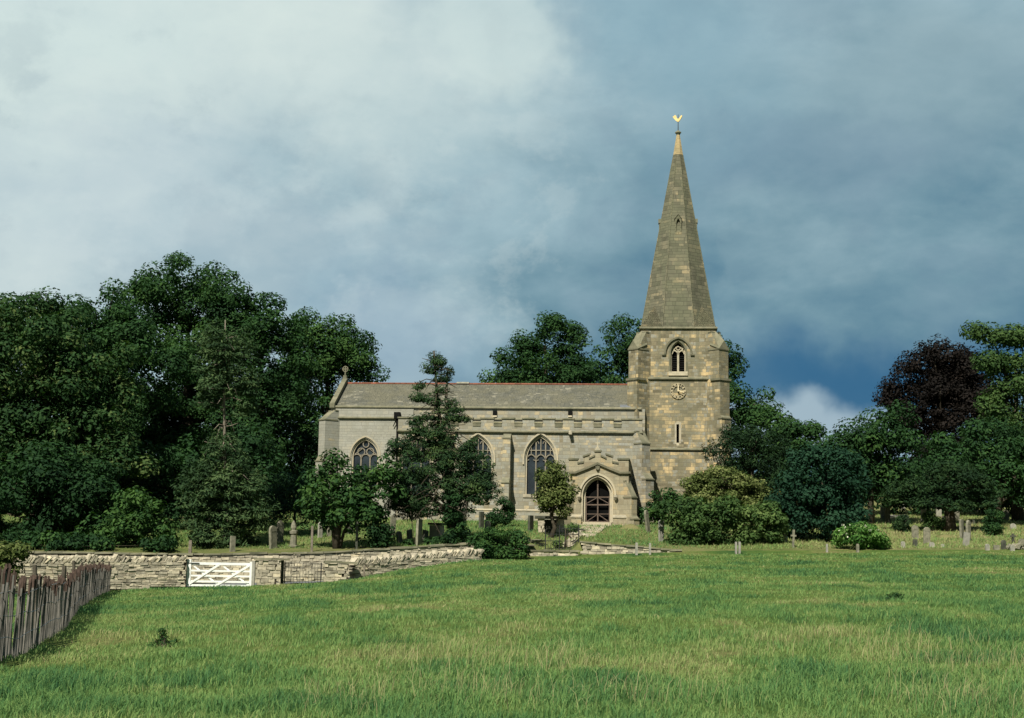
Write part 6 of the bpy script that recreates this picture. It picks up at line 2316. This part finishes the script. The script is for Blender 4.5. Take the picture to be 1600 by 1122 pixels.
GS = [
    # left yard
    (427, 822, 857, 8, 'round', 'grave', 'tall leaning gravestone at left, front one of a close pair on sunlit grass', 55, -5, 0),
    (436, 814, 848, 8, 'gothic', 'grave', 'tall pointed gravestone just behind the front one of the close pair at left', 50, 3, 0),
    (390, 833, 851, 6, 'square', 'grave', 'small leaning gravestone beneath the grey conifer', 60, -12, 0),
    (363, 838, 862, 6, 'square', 'grave', 'short upright stone against the trunk of the grey conifer', 40, 0, 0),
    (500, 816, 840, 5, 'round', 'gravepale', 'thin blue grey gravestone far back between the brown post and the multi stemmed tree', 40, 0, 0),
    (514, 822, 838, 5, 'round', 'grave', 'small gravestone right behind the multi stemmed tree', 30, 0, 0),
    (547, 806, 834, 8, 'round', 'gravedark', 'dark round topped gravestone right of the multi stemmed tree', 20, 0, 0),
    (613, 806, 838, 7, 'square', 'grave', 'weathered gravestone behind the dead branches at the left of the pine', 35, 2, 0),
    (604, 818, 840, 8, 'gothic', 'gravedark', 'dark pointed gravestone next to the bush under the pine', 30, 0, 0),
    (625, 830, 848, 6, 'round', 'grave', 'stubby gravestone leaning in the grass left of the box tomb', 50, -14, 0),
    (641, 828, 846, 5, 'square', 'grave', 'narrow gravestone leaning left in the grass below the pine', 62, -12, 0),
    (654, 812, 852, 5, 'square', 'grave', 'tall narrow gravestone seen edge on left of the box tomb', 68, 2, 0),
    (664, 829, 849, 4, 'square', 'gravedark', 'small dark edge on slab between the tall narrow stone and the box tomb', 70, 5, 0),
    (752, 800, 826, 6, 'square', 'gravedark', 'dark narrow gravestone right of the pine foliage', 50, 0, 0),
    (762, 814, 836, 7, 'round', 'grave', 'gravestone standing above the wide dark round bush', 45, 0, 0),
    (726, 798, 812, 12, 'round', 'gravepale', 'pale humped stone between the pine and the aisle wall', 10, -15, 0),
    (662, 796, 806, 9, 'round', 'gravepale', 'pale low stone at the church wall behind the pine branches', 0, 0, 0),
    (834, 795, 812, 5, 'square', 'gravedark', 'small dark headstone on the left of the table tomb', 45, 0, 0),
    (829, 806, 830, 6, 'square', 'gravedark', 'dark headstone in front of the left end of the table tomb', 62, 0, 0),
    # right of the porch
    (1013, 797, 832, 5, 'gothic', 'grave', 'tall thin headstone leaning left right of the porch buttress', 50, -12, 0),
    (1033, 813, 846, 7, 'round', 'gravepale', 'pale upright gravestone in front of the corner bush right of the porch', 30, 0, 0),
    (1057, 838, 848, 9, 'round', 'gravepale', 'pale low stone peeping out under the large leafy bush', 10, 0, 0),
    (1224, 822, 847, 10, 'round', 'grave', 'broad gravestone between the lighter leafy bush and the big yew', 10, 0, 0),
    (1239, 828, 856, 8, 'cross', 'grave', 'small stone cross left of the big blue green yew', 10, 3, 0),
    # right yard, far row
    (1363, 800, 811, 7, 'round', 'gravepale', 'small grey stone at the edge of the big yew shade', 10, 0, 0),
    (1380, 790, 813, 8, 'round', 'grave', 'grey round topped stone left of the tall dark rounded one', 20, 0, 0),
    (1387, 789, 818, 8, 'round', 'gravedark', 'tall dark rounded gravestone furthest left in the right hand yard', 25, 0, 0),
    (1394, 796, 803, 6, 'round', 'grave', 'tiny far stone right behind the tall dark rounded one', 0, 0, 0),
    (1416, 804, 823, 8, 'round', 'gravedark', 'dark round headstone behind the small dark clipped bush', 20, 0, 0),
    (1411, 788, 797, 6, 'round', 'gravepale', 'tiny pale stone far up the slope left of the flat yew', 0, 0, 0),
    (1443, 793, 816, 8, 'square', 'grave', 'grey slab left behind the clipped hedge block', 25, 0, 0),
    (1450, 792, 803, 10, 'round', 'grave', 'grey rounded stone directly behind the clipped hedge block', 10, 0, 0),
    (1467, 790, 808, 8, 'square', 'gravepale', 'pale grey slab right behind the clipped hedge block', 15, 0, 0),
    (1476, 806, 823, 8, 'round', 'gravedark', 'dark round headstone left against the trunk of the flat yew', 20, 0, 0),
    (1495, 796, 813, 8, 'round', 'grave', 'grey headstone right behind the trunk of the flat yew', 20, 0, 0),
    (1572, 797, 812, 9, 'round', 'grave', 'grey round stone right of the egg shaped evergreen', 10, 0, 0),
    (1589, 783, 798, 11, 'shoulder', 'grave', 'broad stone with shoulders high up at the right edge', 10, 0, 0),
    (1572, 787, 793, 7, 'round', 'gravepale', 'small pale far stone left of the broad shouldered one', 0, 0, 0),
    # right yard, front row
    (1430, 821, 842, 10, 'round', 'grave', 'round topped brown headstone, left one of the two standing in the open', 15, 0, 0),
    (1448, 824, 849, 10, 'round', 'grave', 'round topped brown headstone, right one of the two standing in the open', 15, 2, 0),
    (1430, 843, 854, 7, 'square', 'gravedark', 'small square marker below the left open headstone', 10, 0, 0),
    (1411, 812, 826, 6, 'square', 'gravedark', 'small dark marker at the foot of the small clipped bush', 30, 0, 0),
    (1503, 812, 842, 6, 'square', 'grave', 'tall slim headstone right of the flat yew trunk, left one of the slim pair', 50, -2, 0),
    (1513, 813, 846, 7, 'gothic', 'grave', 'tall slim headstone right of the flat yew trunk, right one of the slim pair', 45, 3, 0),
    (1509, 832, 853, 9, 'square', 'gravepale', 'mottled pale slab leaning in front of the slim pair', 15, 8, 0),
    (1520, 812, 819, 6, 'round', 'gravedark', 'little dark stone between the slim pair and the egg shaped evergreen', 0, 0, 0),
    (1456, 847, 855, 8, 'round', 'gravepale', 'low whitish stone at the field edge under the two open headstones', 0, 0, 0),
    (1411, 846, 856, 6, 'round', 'gravepale', 'low whitish stone at the field edge right of the cream blossomed bush', 0, 0, 0),
    (1473, 850, 855, 5, 'round', 'gravepale', 'tiny white marker at the field edge left of the mottled slab', 0, 0, 0),
    (1543, 850, 860, 6, 'round', 'gravepale', 'whitish little headstone at the field edge below the egg shaped evergreen', 10, 0, 0),
    (1557, 852, 859, 9, 'square', 'grave', 'squat brown kerb stone right of the whitish little headstone', 0, 0, 0),
    (1568, 844, 858, 7, 'round', 'gravedark', 'dark upright headstone at the field edge near the right corner', 20, 3, 0),
    (1582, 852, 861, 6, 'gothic', 'gravepale', 'small white pointed headstone near the right corner', 10, 0, 0),
    (1583, 834, 848, 8, 'cross', 'gravedark', 'dark stone cross near the right edge', 15, 0, 0),
    (1583, 818, 826, 9, 'round', 'gravepale', 'pale lump of stone on the grass at the right edge', 0, 0, 0),
    (1597, 842, 858, 10, 'round', 'grave', 'mottled headstone cut by the right edge', 10, 0, 0),
    (1590, 800, 806, 10, 'square', 'gravepale', 'low pale slab high at the right edge', 0, 0, 0),
]
for q in GS:
    grave(*q)


# weathered stone monument left of the brown post (tapering, draped urn like head)
def monument():
    g = ground_hit(458, 855, 60)
    s = g.y / FPX
    m = MB()
    prof = [(0, .24), (.1, .25), (.12, .19), (.75, .16), (.8, .22), (.95, .23), (1.0, .12), (1.15, .16), (1.35, .13), (1.5, .07), (1.58, .02)]
    k = 41 * s / 1.58
    m.tube([(0.02 * math.sin(z * 3), 0, z * k) for z, r in prof], [r * 1.05 for z, r in prof], 8, .45)
    o = m.build('stone_monument', MAT['grave'], None, loc=g)
    tag(o, 'slim weathered stone monument with urn shaped head on the left sunlit grass', 'monument')


monument()


def box_tomb():
    g = at(679, 848, 80.6)
    g = Vector((g.x, 82.2, hz(g.x, 82.2)))
    r = empty('box_tomb', g, R(-12))
    tag(r, 'box tomb with dark overhanging lid and pale end panel beside the ivied pine', 'tomb', 'tombs')
    m = MB(); m.box(-.26, .24, -.3, .9, -.2, .88, .6, jit=.01); m.box(-.32, -.22, -.34, -.22, -.2, .88, .3); m.box(.18, .28, -.34, -.22, -.2, .88, .4); m.build('chest', MAT['dress'], r)
    m = MB(); m.box(-.38, .36, -.48, 1.1, .89, 1.02, .3, jit=.012); m.build('lid', MAT['gravedark'], r)


box_tomb()


def table_tomb():
    D = 90
    a = at(838, 830, D)
    b = at(882, 830, D)
    zt = at(860, 807, D).z
    r = empty('table_tomb', (a.x, D, hz(a.x, D)), R(0))
    tag(r, 'large table tomb with a thick dark slab on rough stone ends, behind the railings', 'tomb', 'tombs')
    W = b.x - a.x
    h = zt - r.location.z
    m = MB()
    m.box(-.1, W + .15, -.6, .7, h - .14, h, .35, jit=.015)
    m.build('slab', MAT['gravedark'], r)
    for x0, x1 in ((.1, .5), (W - .55, W - .05)):
        m = MB()
        z = -.3
        while z < h - .16:
            hh = min(.22, h - .15 - z)
            m.box(x0 + random.uniform(-.03, .03), x1 + random.uniform(-.03, .03), -.48, .55, z, z + hh - .01, random.gauss(.55, .15), jit=.015)
            z += hh
        m.build('support', MAT['drystone'], r)
    m = MB(); m.box(.5, W - .55, -.2, .3, -.2, h - .2, .1); m.build('core_slab', MAT['gravedark'], r)


table_tomb()


def ledger(px, py, w, d, label, mat='gravepale'):
    g = ground_hit(px, py, 60)
    m = MB()
    m.box(-w / 2, w / 2, -d / 2, d / 2, -.1, .16, .5, jit=.015)
    m.box(-w / 2 - .08, w / 2 + .08, -d / 2 - .08, d / 2 + .08, -.15, .05, .4, jit=.015)
    o = m.build('ledger_stone', MAT[mat], None, loc=g)
    tag(o, label, 'ledger stone', 'flat ledger stones')


ledger(1398, 808, 1.3, 1.4, 'flat pale ledger stone right of the tall dark rounded gravestone')
ledger(1511, 799, 1.9, 1.2, 'flat pale ledger stone up the slope behind the slim pair of headstones')
ledger(1350, 803, 1.3, 1.2, 'flat pale ledger stone at the left end of the right hand yard')


def mound(px, py, rx, label):
    g = ground_hit(px, py, 60)
    n = 16
    V, F = [], []
    for i in range(6):
        t = i / 5
        for j in range(n):
            a = 2 * math.pi * j / n
            V.append((rx * (1 - t * .98) * math.cos(a), rx * .55 * (1 - t * .98) * math.sin(a), -.08 + .36 * math.sin(t * math.pi / 2) + random.uniform(-.012, .012)))
    for i in range(5):
        for j in range(n):
            F.append((i * n + j, i * n + (j + 1) % n, (i + 1) * n + (j + 1) % n, (i + 1) * n + j))
    o = np_mesh('grave_mound', np.array(V), np.array(F), MAT['yard'], np.full(len(F), .5), smooth=True, extra={'patch': np.full(len(F), .95)})
    o.location = g
    tag(o, label, 'grave mound')


mound(1478, 842, .75, 'low dry grassed grave mound right of the two open headstones')
mound(985, 826, .8, 'low bare earthy grave mound right of the porch step')


# rubble heaps
def rubble(px, py, n, r, label, D=None, mat='drystone'):
    g = ground_hit(px, py, 60) if D is None else Vector((at(px, py, D).x, D, hz(at(px, py, D).x, D)))
    m = MB()
    for i in range(n):
        a = random.uniform(0, 6.28)
        q = r * math.sqrt(random.random())
        s = random.uniform(.07, .17)
        M = Matrix.Translation((q * math.cos(a), q * .6 * math.sin(a), s * .5 + .22 * (1 - q / r) * random.random() * 1.6)) @ Matrix.Rotation(random.uniform(0, 3), 4, Vector(unit(1)[0]))
        m.box(-s, s, -s * .8, s * .8, -s * .6, s * .6, random.gauss(.55, .15), 0, M, jit=.025)
    o = m.build('rubble_heap', MAT[mat], None, loc=g)
    tag(o, label, 'rubble')


rubble(1592, 858, 34, .8, 'heap of mottled rubble in the right corner of the churchyard', None, 'grave')
rubble(905, 846, 16, .5, 'small heap of pale stones below the porch step at the entrance', 84)

# path from the entrance up to the porch
_pp = C(934, 816, VP - 1.1)
pw = CO + CD * _pp[0] + CN * (VP - 1.1)
px0 = at(880, 850, 83).x
sheet_along('path', [(px0 - .5, 82.6), (px0 + .3, 86), (pw.x - 1.5, 90.5), (pw.x - .95, pw.y)], [(px0 + .9, 82.6), (px0 + 1.9, 86), (pw.x - .1, 89.5), (pw.x + .75, pw.y)], MAT['pathstone'], .035, 26, 5)
# rough steps in the path
for i, (f, lb) in enumerate(((.22, 'lowest'), (.5, 'second'), (.78, 'topmost'))):
    x = px0 + .9 + (pw.x - px0 - .9) * f
    y = 83.5 + (pw.y - 83.5) * f
    m = MB()
    m.box(-.75, .75, -.16, .16, -.2, .10, .6, jit=.02)
    o = m.build('stone_step', MAT['pathstone'], None, loc=(x, y, hz(x, y)))
    tag(o, lb + ' rough stone step in the path rising to the porch', 'step', 'steps in the path')
